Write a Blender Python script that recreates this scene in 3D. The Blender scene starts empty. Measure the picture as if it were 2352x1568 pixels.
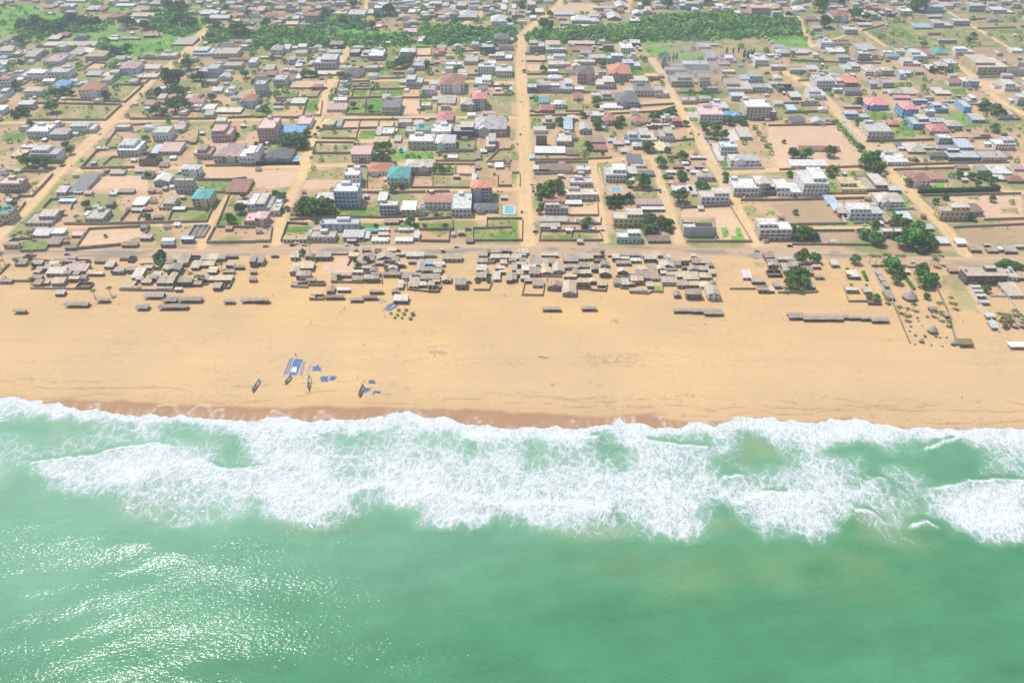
# ---------------------------------------------------------------- survey data
# tile coordinates: tile letter row (A,B,C) and column 0-3, 3.751 units per survey unit
# houses:  x0 x1 base-y eave-y roof-back-y  type roof wall [B] [|label]
HOUSES = {
'B0': '''
1085 1275 310 235 145 f w w B|plain white three-storey block with blank front standing alone in a walled dirt plot
300 545 370 270 210 f g w B|white villa with curved white balconies behind round dark trees by the diagonal road
650 870 100 40 -10 f w w B
470 620 160 110 60 h c g
260 460 150 90 20 f w w B
1410 1560 175 100 35 f g w
1950 2130 180 90 20 f p p B|pink rounded house with dark red ground floor
1810 1940 340 270 200 f n p B
1970 2200 370 310 180 h p g B|wide villa with a large pink roof and grey walls
2205 2352 395 290 215 f w w B
1460 1650 300 265 190 s p g
1280 1440 400 330 270 r n n
1390 1460 300 280 215 s l g
1680 1840 500 430 385 h w w B|pale two-storey house at a road corner beside an L-shaped low building
1620 1800 650 540 510 f c g
1420 1560 590 545 470 g w g|grey house with a bright white gabled tin roof alone on bare dirt
620 780 660 640 490 s k g|long charcoal tin roof shed along the edge of a bare dirt plot
520 610 670 640 590 s g g
680 750 665 650 620 f w g
775 840 675 665 630 s p p
1000 1070 680 660 620 f g w
1090 1230 660 645 615 s n n
1010 1140 490 470 445 s c g
1240 1340 470 460 440 s g g
1300 1400 520 500 460 s k g
0 210 640 570 510 f c p B
0 110 930 850 780 f t y B
230 480 950 900 800 f c g B
545 690 745 735 705 s l b
1210 1330 780 760 680 f w g
1460 1600 805 755 680 f c c B
1780 1940 790 700 615 h t y B|cream three-storey house under a teal pitched roof beside a sandy lane
790 960 930 890 800 f c g B
500 570 860 850 820 s w g
980 1040 790 750 715 s n n
2080 2270 660 640 530 s r n|cluster shed of rusty red tin sheets at the corner of a green plot
2170 2290 780 770 720 f w w
2280 2352 830 760 650 f w w
2245 2352 945 910 830 f p p
1590 1700 820 800 780 s w n
1310 1390 820 800 780 s r n
1210 1310 830 815 795 s w n
1410 1490 895 880 860 s n n
300 450 1060 1040 985 s w g
450 590 1040 1020 980 s w w
660 760 1060 1045 1010 s p n
1670 1780 1110 1070 1050 s l k
1720 1870 1060 1045 935 u g g|roofless grid of grey concrete beams near the beach road
1120 1260 1150 1130 1100 s n n
1290 1390 1090 1060 1030 s p n
1490 1600 1110 1090 1080 s w k
1500 1560 980 965 945 s n w
1600 1650 965 955 935 s w w
40 180 1160 1120 1115 s n y
600 700 1175 1160 1130 s n n
440 550 1140 1130 1060 s n n
1480 1600 1150 1120 1110 s k n
2070 2130 1000 990 955 s r n
880 960 260 245 220 f c g
1200 1250 370 350 345 s w g
1560 1610 350 330 310 s w g
1460 1540 420 400 370 s n g
0 60 490 450 430 f g w
190 330 250 230 200 f w w
100 215 330 310 250 f y c
''',
'B1': '''
30 190 185 60 -40 f p p B|tall pink house with dark red lower floors beside a dark tree clump
200 440 130 90 30 h b w B|white villa under a bright blue hipped roof
370 500 60 20 -60 f p w B
75 320 360 330 250 h k g B|grey villa with a dark slate roof and a small pool
0 35 385 280 200 f w w
615 720 60 20 -60 h y g B|grey house with a yellow pitched roof at the winding lane
730 780 55 40 -30 s g g
1100 1145 135 120 50 s g g
1150 1260 120 105 50 f w w
1370 1470 130 90 40 f g g
1475 1590 115 75 30 f t w B
1610 1790 130 90 20 f w w B
1815 2000 145 60 -10 f c k B|dark unplastered concrete apartment block with cream roof
2010 2300 130 60 -30 h w g B|large house with broad white pitched roofs beside the central street
1400 1640 250 180 110 f w c B|cream mansion with curved front overlooking a striped lawn
1645 1830 250 190 120 h w w B|pair of white peaked roofs on a grey terrace house
2105 2200 270 200 100 f c g B
880 1060 370 290 225 s p c B|cream house with a sloping pink roof and stacked balconies
1080 1210 200 180 140 s y n
1270 1330 190 170 130 s g g
1060 1200 330 310 270 t n n
1030 1225 490 450 375 h o w B|white villa under a vivid orange tiled roof
1210 1405 580 510 400 h t w B|white villa with tall teal green tiled roofs
1375 1620 470 410 340 h c c B|cream house with a wide pale pitched roof beside the teal roofed villa
820 960 590 490 420 f w w B|white house with roof pavilion and tall slotted windows
730 950 780 640 560 f w l B|big pale blue block with blank rear wall and open roof terrace
1975 2170 720 600 530 h o g B|grey apartment house with an orange pavilion roof on top
1550 1790 800 730 675 s r w B|long white arcade building with a red-brown roof
1795 1975 870 800 655 f w w B|white hotel block with a long flat white roof
1340 1470 860 800 730 s w g
1140 1310 860 770 720 f w g B
1510 1550 850 790 760 f b w
2000 2210 830 800 740 h k g B|grey hip roofed pavilion beside the large swimming pool
600 950 1000 940 890 f g l B|pale blue-grey modern house with a polygonal roof terrace
470 600 1040 990 945 f c g
250 470 1105 1075 1040 f y c
500 730 1100 1060 1000 f c c B
800 990 1090 1050 995 s g g
840 920 1110 1090 1045 s p n
990 1040 1085 1060 1010 s g g
1010 1120 1020 1010 985 s t t|low shed with a bright teal roof near the beach road
1130 1220 1010 1000 980 s g n
1060 1215 1110 1095 1055 f w w
1125 1215 1055 1040 1020 s c n
1310 1445 1010 995 965 f w g
1280 1440 1110 1090 1060 s w w
1445 1500 1090 1060 1000 f w g
1930 1995 1115 1095 1080 s n k
130 220 860 820 740 f c g
0 140 830 760 650 f c g B
0 105 950 880 820 h p p B
545 720 740 735 645 f g g
1120 1200 740 720 650 s w g
1765 1850 345 335 305 s w g
1980 2020 580 560 480 s l g
2200 2270 430 410 375 s w g
2010 2060 440 420 390 s n n
2020 2060 350 330 280 s n n
2060 2120 290 275 250 s w g
1170 1220 545 530 505 s p w
1180 1310 940 925 910 s n n
''',
'B2': '''
480 560 100 60 -40 s l g
620 720 110 70 0 g g g B|grey house under a rounded pale grey gabled roof
220 320 210 135 130 u k k
410 550 220 180 100 f c g B
210 490 300 280 230 s w n
500 610 310 290 260 s n g
735 870 270 250 210 s r n
690 850 200 180 130 s n n
880 960 190 170 150 s l g
1070 1180 190 130 80 f g l B
1180 1330 190 140 50 f c g B
1360 1480 180 110 40 f c c B
1110 1250 250 220 180 h g g
1290 1420 280 260 180 f y c
1060 1200 400 370 300 s k g
1090 1230 420 400 355 f g w
190 245 450 430 400 s w g
590 715 460 435 400 f w w
350 550 460 445 390 s n g
250 370 450 430 400 s n n
860 1050 550 460 380 f w w B|bright white modern villa behind a rectangular blue pool
530 730 600 560 510 f w g B
490 780 720 670 610 f c c B|wide beige flat roofed house with white skylights
285 490 750 720 690 s r w
300 515 850 760 740 f c c B|beige apartment house with a curved end near the central street
280 515 930 915 860 f c n
490 640 770 760 720 s w n
580 780 930 925 885 u w w
260 440 980 960 930 s g n
930 1200 960 860 790 f c y B|cream yellow villa with a round pink roof terrace
960 1180 1110 1030 980 f w e B|pale green house with balconies facing the beach road
1250 1450 1110 1090 1045 s n n
1140 1380 780 750 710 s p w B
1190 1400 820 815 785 s w n
1070 1150 490 470 415 s g g
1170 1310 500 480 450 s k n
1480 1660 650 630 570 f w w
1645 1700 680 660 590 f w c
1730 1990 750 660 600 f c w B|white villa with a rooftop water tank and a teal side awning
1710 1760 815 800 770 s w g
1570 1860 1050 960 890 r c g B|weathered roofless concrete ruin in a plot by the beach road
2030 2260 680 610 515 f w w B|white three-wing house with large windows on the slanting street
2230 2352 660 560 490 h c g B
1430 1520 330 320 305 s r n
1640 1780 345 330 320 s w n
1560 1620 400 390 370 s w n
1590 1640 450 440 410 s p n
1680 1760 430 420 400 s g n
1480 1580 430 420 400 s n n
1420 1500 480 470 445 s w n
1520 1600 480 470 450 s g n
1640 1720 480 470 450 s w g
1700 1860 540 500 460 h c g
1400 1480 520 510 490 s k n
1540 1620 530 520 500 s g n
1760 1800 470 460 440 s w n
1440 1480 580 570 550 s p n
1000 1080 290 270 240 s g n
930 1020 220 205 180 s p n
1040 1080 210 200 170 s l n
1480 1600 600 590 570 s r w
1915 2060 300 230 180 f l w B|white wing of the green roofed institute with rows of dark windows
2000 2270 410 350 290 h g w B|green faceted roof hall with a white frame, centre of the walled institute
2090 2200 160 130 50 s c g
160 205 350 330 300 s l b
''',
'B3': '''
-90 205 1080 960 880 f w c B|beige beachfront block with a domed white roof and dark glass band
205 540 420 395 350 s w c
285 660 270 245 220 s r w B|long low school building with a red roof on a bare sandy field
310 530 680 540 410 f w w B|tall white five-storey building with four rows of small windows
-10 80 670 600 560 f g k
80 300 680 620 520 f w w B|white courtyard house with a pointed white canopy next to the tall white building
670 900 655 590 500 f y y B|pale yellow two-storey house with balconies
890 1100 640 590 470 f c n B
740 1040 900 810 740 f w w B|white villa with purple-red doors and twin wings in a walled garden
1000 1240 780 730 650 h c w B|white house with a pale hipped roof at the corner of the outer street
1560 1830 900 790 740 f c y B|ochre cream four-storey apartment house with balcony rows
1790 1970 860 820 750 h n p B|brown roofed house behind the ochre apartment house
1300 1480 590 540 470 h r w B|white house with red roof slopes behind a long clipped hedge
1480 1650 550 520 470 s r w
1090 1290 400 370 280 f w w B
910 1130 155 90 0 f w c B
2080 2260 255 180 130 f w w B
1660 1960 360 330 260 f w k B
1960 2190 370 330 260 f c g
1560 1680 200 150 110 f w g
1540 1720 260 240 200 h g g
1750 1890 250 235 160 s l g
1290 1450 290 270 200 h c n
1480 1640 340 310 270 h k g
1170 1240 230 215 190 s k g
1200 1270 260 250 225 s l g
2050 2240 490 470 400 f w w
2200 2352 560 540 490 h r n
2260 2352 450 430 390 s p w
1740 1850 440 420 390 s n n
1920 2020 470 440 400 s g g
1780 1850 510 490 460 f c w
2040 2170 540 520 490 s w g
1950 2040 130 120 110 h p g
1410 1520 1000 980 940 s w n
1480 1670 1130 1110 1060 s w g
1040 1290 1060 1010 970 f c g
545 640 770 750 680 s l g
600 700 830 810 755 s l g
640 720 870 830 790 s c r
1210 1320 910 890 830 s l g
1730 1820 1140 1110 1070 s w g
1110 1220 650 620 590 s w n
''',
'A0': '''
190 410 740 680 640 f w w B
450 640 730 670 620 f w w B
500 620 830 790 730 h b w B|white house with a flat sheet of bright blue roof
620 740 800 760 725 f w w
740 940 915 830 770 h r w B|white four-storey house with red roof terraces
790 960 560 520 470 h y g
640 750 520 500 440 s c g
760 850 500 480 450 s w g
400 560 600 570 500 f p w
260 400 520 500 460 h r g
1590 1770 425 415 350 s c n
1460 1620 550 520 480 f c c B
1770 1980 520 480 430 f w l B
1950 2180 540 500 440 f c c
1110 1260 690 630 570 h p w B
1310 1460 650 630 600 s c w
930 1080 720 680 640 f c w B
790 920 710 690 660 s g g
1260 1440 730 710 680 f c g
1830 2010 720 640 590 f g g B
1730 1870 975 940 905 s r w
1860 1970 1040 1010 960 f w w
1970 2210 1050 1035 990 f c n
2060 2150 880 830 790 f w w
2220 2352 990 930 830 h r l B
2050 2220 640 610 570 f c c
2100 2290 580 550 520 h r n
2280 2352 620 580 530 f w w
0 120 840 730 690 f r w B
0 80 900 850 810 f c l
230 390 890 840 800 h c w
0 60 660 600 580 f w l
0 180 530 480 450 f c g
0 100 480 460 430 s c w
120 210 520 500 470 s c g
230 330 560 520 430 s c g
400 530 440 420 385 f c g
540 700 440 420 390 s c g
700 870 440 420 390 s p w
540 620 350 330 300 h r n
440 540 380 360 330 s c n
90 160 360 345 325 s r n
0 100 390 375 350 s n g
400 480 85 75 50 s r w
450 515 75 65 45 s w n
450 500 140 128 118 s w g
560 670 80 70 40 s w g
790 900 110 90 60 s w n
860 960 110 95 70 s r n
980 1140 180 165 130 h r n
1130 1220 190 180 165 s w g
1060 1230 70 55 40 s w g
1230 1360 110 95 60 h c g
1200 1420 170 150 125 s y g
1270 1350 210 195 185 s w g
1380 1520 185 165 150 h r n
1840 1990 150 130 95 h w g
1690 1800 140 110 90 h g w
1930 2110 190 170 135 g w g
2040 2130 280 265 245 f g c
2280 2352 120 90 75 s p w
2130 2240 250 230 210 h p n
2120 2200 210 195 180 s y n
1110 1280 370 355 345 s y g
950 1080 380 365 350 s g g
1020 1090 350 340 325 s w n
1320 1410 350 330 310 h c n
1870 1900 415 400 385 f w w
2250 2340 410 390 365 h c w
2110 2240 400 385 370 s r n
300 350 30 20 5 s r n
90 150 60 50 40 s r n
600 780 30 15 -10 f g g
1000 1180 30 15 -5 f c w
1370 1500 60 40 10 h c g
180 310 1010 960 930 s w g
480 550 1170 1130 1110 f w l
''',
'A1': '''
0 70 130 100 65 s p n
175 300 100 80 50 h y g
280 340 110 40 30 f g g
300 390 120 70 40 f c g
80 180 180 150 120 h r w
170 260 190 170 130 h r n
240 310 190 175 155 s w g
320 390 210 180 145 f g g
450 580 210 150 105 f r p B|large pink-red three-storey block at the far edge of the green belt
270 380 240 225 205 s y n
710 830 160 130 105 f y w B
840 1000 170 140 85 f g g
1060 1220 50 35 20 f w w
1085 1160 160 80 50 f w l B
1260 1370 40 10 -20 f w g
1370 1500 45 15 -5 f w w
1400 1500 130 115 95 s w g
1530 1700 70 40 15 f w c
1520 1590 190 150 125 f c g
1600 1720 170 140 120 r n n
1700 1770 70 55 30 s g g
1780 1830 100 80 50 s w g
1840 1930 90 60 15 f c g
1860 2030 190 160 105 h w n
1780 1870 180 140 130 f k g
2080 2180 110 70 50 f c g
2160 2310 240 200 150 h w w B|white gable-fronted house at the edge of the green belt
2250 2300 110 85 55 s w w
1360 1480 310 295 270 s p w
1420 1460 265 255 240 s g n
1390 1520 390 370 345 s r w
1490 1540 400 380 340 s w g
1090 1150 260 250 235 s w n
1150 1190 255 240 225 s r n
1010 1070 410 385 375 s r n
1190 1240 410 400 385 s w g
680 800 450 410 385 s n k
890 1040 460 440 420 f g g
860 950 520 490 450 f g k
960 1040 540 500 460 f c g
1030 1170 560 520 450 f w g B
1330 1460 520 480 445 h w g B
1630 1730 520 480 435 f r p B
1910 2040 600 570 480 f c g B
2060 2180 500 440 400 f g k B
2190 2320 410 360 315 h k g
2200 2352 560 520 480 f w g
535 740 640 560 500 f w g B
540 730 700 685 655 f c g
245 305 480 450 415 s g w
300 380 460 450 430 s c g
385 460 450 430 410 s w w
140 240 510 460 420 h g w B
40 160 545 530 525 s y n
160 230 540 530 515 s r n
300 400 600 560 520 f g g
360 420 625 610 590 s w g
250 360 660 640 630 f w g
70 160 660 640 600 s c g
80 190 710 690 660 s r n
165 280 800 740 690 f g g
280 350 750 730 690 s r w
360 410 740 720 680 f w g
0 100 880 780 740 f w g
800 980 710 680 630 h k w B|white house with steep dark gables on the winding lane
1000 1120 660 630 600 f c c
1380 1530 800 740 690 f g g B
1690 1910 860 780 700 h r w B|mansion with a columned temple portico under a pink roof
2005 2160 800 750 690 f w w B
1740 1810 710 640 610 f g g
1740 1890 640 600 570 f w g
2040 2190 690 620 590 f w w B
2200 2352 710 660 610 f w w B
1440 1550 650 610 570 f g c
1160 1320 1055 990 905 f k g B|bare grey concrete house with open bays between green plots
1880 2010 1020 960 900 h c g B
1990 2120 1010 910 840 h q g B|tall dark house under a coral red pyramid roof
1530 1640 880 830 790 f p w
1670 1830 970 950 880 f c g
1660 1810 1130 1100 1040 h q w B|white house under a bright rose-red pyramid roof
650 830 1030 1005 960 s p w
710 830 940 930 895 f w w
320 450 970 950 900 f c g
160 320 970 960 910 r n n
165 235 1010 1000 985 s w g
520 610 830 800 775 h r n
890 1040 800 780 755 r n n
775 840 770 755 740 f w w
1260 1360 680 665 655 s r n
1360 1400 850 835 815 f w w
2020 2200 1100 1060 1020 f p w
2330 2352 870 830 800 f w w
''',
'A2': '''
140 215 100 50 0 f c g B
215 290 140 110 85 s w g
0 35 90 75 50 s w l
0 30 180 140 105 s p n
390 580 150 135 105 s w g
550 720 220 190 150 h w g
430 500 190 175 160 s r n
720 800 220 200 165 h w g
790 920 105 80 55 f c g
950 1060 90 70 5 g w g B
880 1000 190 175 115 g w n B
1090 1180 215 195 165 f w n B
1110 1210 150 135 95 g w g
1180 1300 140 120 90 g c g
1540 1710 90 40 15 f c b B|long building with blue walls at the far edge of the green belt
1340 1400 40 10 -15 f c g
1430 1520 50 30 5 h r n
1800 1900 60 20 -20 f c c
1970 2040 45 15 -5 f y c
2100 2180 80 60 50 s c n
2190 2352 150 80 40 f p p B|big pale pink block behind the green belt
2120 2170 140 130 110 s r n
470 600 270 255 245 s r n
380 480 280 270 255 s p n
600 700 255 240 230 s w g
160 295 480 410 370 f c g B
310 440 440 410 380 s p w
310 500 490 460 440 f c g
320 490 570 530 495 f w w B
330 480 630 600 560 f c c
330 420 675 655 640 s w w
520 760 420 410 385 s p n
550 750 480 465 440 s r n
1000 1110 490 450 395 f w w B
870 1020 590 520 490 f l g B
710 860 580 540 500 f c c
1020 1180 640 590 545 f g l B
600 755 770 680 590 h k p B|tall pale pink tower block with a dark winged roof
580 760 600 570 540 h w c
890 1095 750 680 600 h o p B|lilac pink villa under a large orange-red roof
1080 1250 765 740 705 s c w
1220 1350 740 710 670 f y o
770 940 820 760 700 f c g B
1120 1300 890 840 780 f k c B
1310 1440 900 840 790 f c c B
960 1160 990 940 850 h k g B
830 960 930 880 840 f g g
1040 1160 980 960 910 f g g
230 350 850 790 730 f c g B
350 460 850 790 770 f w w
450 560 860 800 710 f g l B
140 225 860 810 770 f w k
810 1020 1010 990 960 s w w B
160 240 910 890 865 h p n
245 340 960 940 900 s t w
390 490 1000 960 925 h w w
270 380 1040 1010 970 s r n
560 650 930 910 860 s r w
1460 1650 800 730 670 f c g B|grey three-storey block half veiled by drifting smoke
1570 1800 640 600 560 f g g
1410 1600 680 650 615 f c g
1720 1810 800 720 670 f c c
1720 1820 450 430 405 s w g
1800 1900 430 420 405 s g g
1790 1870 560 530 485 s l g
1960 2060 580 540 510 f w w
2230 2352 610 560 510 f w w B
1900 2000 610 590 570 s p n
1930 2050 680 660 640 f c g
2100 2300 760 710 660 f g l
1980 2210 860 800 720 f c c B|cream apartment house with a rounded roof end
2210 2352 850 810 770 f c l
2010 2140 930 890 850 f w l
2140 2250 920 900 880 s y w
2140 2352 1100 990 910 f w c B|large cream five-storey apartment block with long balconies
1720 1930 1140 1060 980 f p w B
1850 1990 1030 1000 930 f w p B
1930 2090 1120 1060 1020 h b l B|pale blue house with a bright blue awning roof
1560 1690 960 930 890 f c g
470 570 1130 1090 1060 f w g
280 370 1180 1110 1060 f c g
720 850 1120 1070 1020 f c g B
830 940 1150 1110 1060 h r w B
1090 1270 1150 1120 1070 h r w B
1370 1500 1140 1090 1070 f w w B
1440 1560 1170 1120 1070 f r r
1280 1440 1190 1150 1125 h w n
''',
'A3': '''
0 130 110 80 40 h y n
230 340 110 90 60 h w g
560 690 100 70 50 f c g
590 730 210 150 100 h r w B|white house with a steep red-brown roof beyond the green belt
860 930 160 120 90 f w w
940 1040 190 140 100 f c g B
1090 1170 160 110 75 f c k
1210 1320 150 110 75 f w c B
1460 1600 120 70 50 f w l
1590 1700 90 60 20 f p w
1840 1990 110 60 20 f c g B
2070 2260 130 100 65 f w g
1470 1590 180 160 135 f g g
1520 1700 260 220 180 f c g
1700 1850 240 200 170 f c g
330 460 200 180 150 h r w
470 590 190 170 150 s r w
410 490 290 260 240 s c g
700 820 320 280 240 f c g B
830 960 250 230 210 f g g
480 590 450 400 365 f w w B
600 790 420 400 360 r n g
820 990 470 460 410 s g g
560 720 500 480 440 f w g
820 930 560 500 470 f w g B
650 800 580 540 500 f g g
80 190 520 490 455 h w g
240 370 510 490 450 f w g
0 120 530 510 495 f w g
1560 1730 400 370 350 h g g
1720 1885 510 460 430 f w w B|bright white house by itself beside dry fields
1475 1585 325 315 305 s n n
1340 1510 270 255 225 s l g
1910 2190 690 600 480 f c y B|long cream stepped block of four storeys with rows of square windows
2190 2352 700 640 610 u g g
2240 2340 490 470 440 f w w
1320 1450 570 500 450 f w w B
1450 1530 540 510 450 f r w
1240 1400 610 570 530 f c w
1530 1650 510 490 450 h t w
1090 1210 550 520 500 s b y|shed with blue and yellow roofing sheets
700 850 660 620 570 f w w B
890 1020 700 660 610 h c w B
1040 1150 700 650 620 h c g
1210 1310 710 680 640 f w g
1350 1430 690 660 640 s c g
1550 1640 640 610 570 h g g
1640 1740 620 590 540 f w g
1470 1560 660 640 600 s w n
430 600 830 750 690 f w w B|tall white stepped house with a blue-tinted roof terrace
380 530 920 860 800 f w w B
610 700 810 760 710 f p p
700 820 810 760 710 s o r B|coral pink house with a stepped salmon roof
370 470 660 640 600 f g g
200 330 680 650 620 f c g
30 140 650 620 590 f w g
60 130 740 720 690 h c w
90 230 850 800 770 r k k
205 300 920 890 850 s w n
0 40 850 820 770 f g g
600 710 860 830 810 f w c
700 850 880 840 810 s k g
940 1040 820 780 740 f g g
1050 1150 810 770 730 f c g
1110 1240 880 860 820 h c g
1250 1390 880 860 810 s c g
1370 1440 890 880 860 s r w
1500 1600 850 830 810 s w g
1540 1680 880 865 840 s c n
1660 1770 790 760 730 s r w
1780 1930 800 750 710 h c l B
2170 2310 840 780 730 f w w B
2280 2352 970 900 860 f c g
1830 1920 960 910 870 f w g
1930 2090 980 960 930 f c g
700 860 1000 985 970 s g n
900 1100 1012 968 905 h q b B|blue school block under a broad red roof, nearest the side road
1220 1362 1090 1005 885 h q b B|long blue school block under a long red ridge roof
1160 1310 920 900 880 s q b
1325 1520 970 930 910 f c b B|blue school block with an arched arcade behind the playground
1520 1650 1040 980 940 f c b B|blue school block with cream flat roof in the schoolyard
1650 1740 950 940 920 f c b
1790 1860 1040 990 920 f c b
710 930 1100 1060 1020 f c b B|long low blue building with cream roof and small red kiosk before it
1320 1490 1190 1120 1050 f c b B|tall blue classroom block with cream flat roof near the round canopy
1490 1650 1160 1130 1080 f c b
1640 1780 1200 1160 1110 h c b
1480 1660 1240 1205 1145 h q p|big round rose-red canopy roof in the school grounds
1110 1200 1165 1150 1110 h q n
810 860 1050 1030 1005 h r n
1420 1470 990 980 960 h r w
1870 1990 1130 1100 1050 s c b
180 260 1030 1010 970 s l g
0 70 1100 1010 940 f c n
''',
'C0': '''
430 600 330 300 250 s w g B
600 800 300 275 220 s p g B|long grey shed with pale pinkish tin roof among the walled yards
800 870 325 305 270 s y n
870 950 325 310 290 s y n
960 1040 260 250 190 s w n
870 980 210 190 165 s n n
690 820 215 190 165 u k k
590 690 210 195 175 s g n
490 580 220 205 170 s n n
1050 1140 310 280 250 s g g
1100 1190 185 170 160 r n n
1210 1300 360 340 260 s w g
1560 1740 205 180 130 s g n B
1540 1660 310 270 205 g g k
1750 1830 180 160 130 u k k
1845 2000 195 180 125 s c k B
1760 1830 270 250 190 s w k
1830 1970 250 235 190 s c k
1910 1990 310 295 245 s y g
2050 2150 310 290 265 s g g
2090 2180 165 150 130 s k k
2150 2240 265 245 225 s n k
1980 2130 385 360 315 f y n
1905 1980 380 360 330 s y n
1960 2030 460 430 390 s c k
2030 2110 440 420 370 r n k
1450 1600 440 390 330 s c n B
1440 1590 460 440 405 s g n
1300 1390 405 390 355 s c n
1120 1220 450 430 370 f y n
1200 1290 455 440 410 g n n
1640 1770 420 380 345 s g k
1770 1850 420 400 370 s g n
1320 1400 270 250 225 s p n
310 380 430 400 360 s n n
380 450 410 395 365 s w n
480 590 420 390 340 s y g
700 830 445 430 375 u k k
140 240 235 215 180 s g n
0 30 395 370 330 s n n
35 110 395 380 350 s g n
2290 2352 380 360 335 s n n
2300 2352 310 295 270 s n n
2300 2352 240 190 150 s g k
130 240 670 650 625 t g n|small thatched hut nearest the sea and farthest along toward the diagonal road
600 810 612 590 550 t g n|long pale thatched hut in front of the walled yards
890 1000 570 545 515 t g n|square thatched hut between a long hut and a small palm
510 590 510 490 455 s w n|small open shelter with a white canopy on the sand
1255 1360 640 620 575 t g n
1330 1500 535 515 462 t g n
1465 1720 635 610 575 t g n
1500 1620 575 570 540 t g n
1540 1640 545 535 505 t g n
1645 1850 570 545 505 t g n
2060 2150 580 560 538 t g n
2220 2350 572 555 515 t g n
1610 1670 470 450 430 s w n
''',
'C1': '''
550 690 185 150 110 s g k B
410 525 280 250 195 f y n
370 500 360 320 280 s g g
320 480 425 410 370 r g n
490 630 415 400 365 u n n
880 980 310 290 268 f w w
880 985 385 360 330 s n n
1000 1130 385 350 320 s g n
690 740 385 370 310 s g g
740 880 340 330 300 s n g
1110 1270 190 170 100 g c k B
990 1090 160 150 115 s n g
1100 1170 230 220 185 s g n
930 980 205 190 140 s c g
1180 1310 205 185 150 s k g
1170 1330 335 310 290 s n n
1380 1545 165 140 108 s w g
1550 1650 155 145 105 g g g
1715 1890 195 165 125 s g g B|grey tin-roofed terrace with three doors at the end of its shack cluster
1400 1470 215 195 175 s p n
1470 1540 300 280 170 g g g
1540 1630 235 225 190 s b n|shack roofed with a bright blue sheet
1630 1730 240 225 195 s w g
1535 1640 300 275 245 s k k
1640 1720 290 270 245 s k k
1345 1430 365 340 295 s g l
1330 1370 310 300 280 s p n
1430 1510 335 320 305 s g g
1510 1690 375 350 310 s g g
1405 1490 440 420 345 s g g
1490 1560 430 410 378 s c k
1625 1690 395 388 378 f y n
1580 1680 475 440 400 r k n
1710 1790 390 365 310 g c n
1830 1930 445 400 350 s k n
1930 1970 390 375 350 s c n
1300 1350 450 430 370 s c n
1045 1165 490 470 440 g n n
1250 1310 495 480 440 g n n
750 860 475 455 430 f w n
650 715 490 470 410 g r n
490 620 545 520 480 r g n
635 805 540 520 495 t r n|long rust-brown thatched hut beside a square walled ruin
865 975 565 545 515 t w n
980 1110 545 530 510 t r n
1265 1395 580 550 500 s w k B|open beach shelter with a broad cream tin roof beside blue nets
2045 2125 160 135 105 s g g
2155 2330 190 155 125 s c g
2030 2125 215 200 165 s g g
2025 2115 290 270 225 s w g
2020 2115 365 335 295 s g g
2180 2240 375 360 290 s w n
2240 2310 310 295 275 s w n
2300 2352 390 360 300 s g k
0 70 230 195 145 s g g
140 200 155 140 125 s g k
0 115 575 545 515 t n n
1700 1730 105 95 80 s w n
450 510 170 160 125 g k n
''',
'C2': '''
0 85 190 165 125 s c k
90 130 155 145 125 s g k
165 265 245 235 145 s g g
160 255 330 300 248 s g g
270 420 155 148 115 s w n
270 395 235 205 165 s g k
470 610 210 185 130 s g k
620 745 185 175 125 s g g
750 860 205 190 130 u k k
270 372 320 300 240 g c g
375 480 305 290 200 g c g
480 610 270 250 220 s g g
615 700 260 250 205 s g g
620 725 330 300 270 s c k
730 800 290 265 220 g g k
805 900 335 300 255 g c k
475 590 350 340 315 s y n
595 700 435 380 345 g c n
465 590 510 480 365 g c g
190 290 430 415 360 s g c
120 185 390 380 355 s c k
330 460 455 420 365 g n n
710 780 400 385 340 g c n
785 860 430 410 380 s g k
0 45 290 270 210 s g k
0 40 380 350 300 s n k
90 155 300 270 230 s w k
955 1090 230 220 185 s g g
990 1180 155 145 120 s k g
1000 1075 185 175 160 s w n
1090 1180 205 185 162 s w g
1215 1330 205 165 125 g w k
970 1065 320 285 245 g y n
1160 1240 285 265 235 f y n
1265 1350 370 350 220 s n g
1355 1490 265 240 185 g w n B|white gable roofed shack with a pinkish trim
1365 1420 320 300 270 s w k
1375 1520 405 385 335 s g g
1090 1205 405 365 325 s y n
1208 1260 370 340 285 s g r
1000 1075 430 400 350 s w n
1080 1240 480 460 420 g c k
1240 1290 440 415 380 s w g
1078 1125 420 410 375 g y n
1420 1450 170 155 130 s w n
1570 1720 375 360 290 s y n B|shack with a wide pale yellow tin roof, beside a smaller yellow one
1725 1835 360 350 300 s y n
1590 1715 430 420 375 s y n
1720 1820 440 430 375 f y w
1600 1740 540 490 450 s g n
1790 1900 545 490 400 g c w B
1650 1830 225 205 165 s g k
1700 1810 290 275 235 s c n
1640 1690 160 145 125 f w w
1780 1850 250 240 215 s n n
1560 1640 270 250 200 u k k
2120 2200 360 345 275 s w w
2205 2320 400 375 350 s c k
2260 2352 480 450 430 s n n
1490 1545 525 510 460 g k k
280 440 650 630 595 t g n
640 770 645 630 595 t g n
1485 1655 665 650 610 t w n
1658 1760 670 655 615 t g n
1765 1930 690 670 612 t n n
''',
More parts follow.
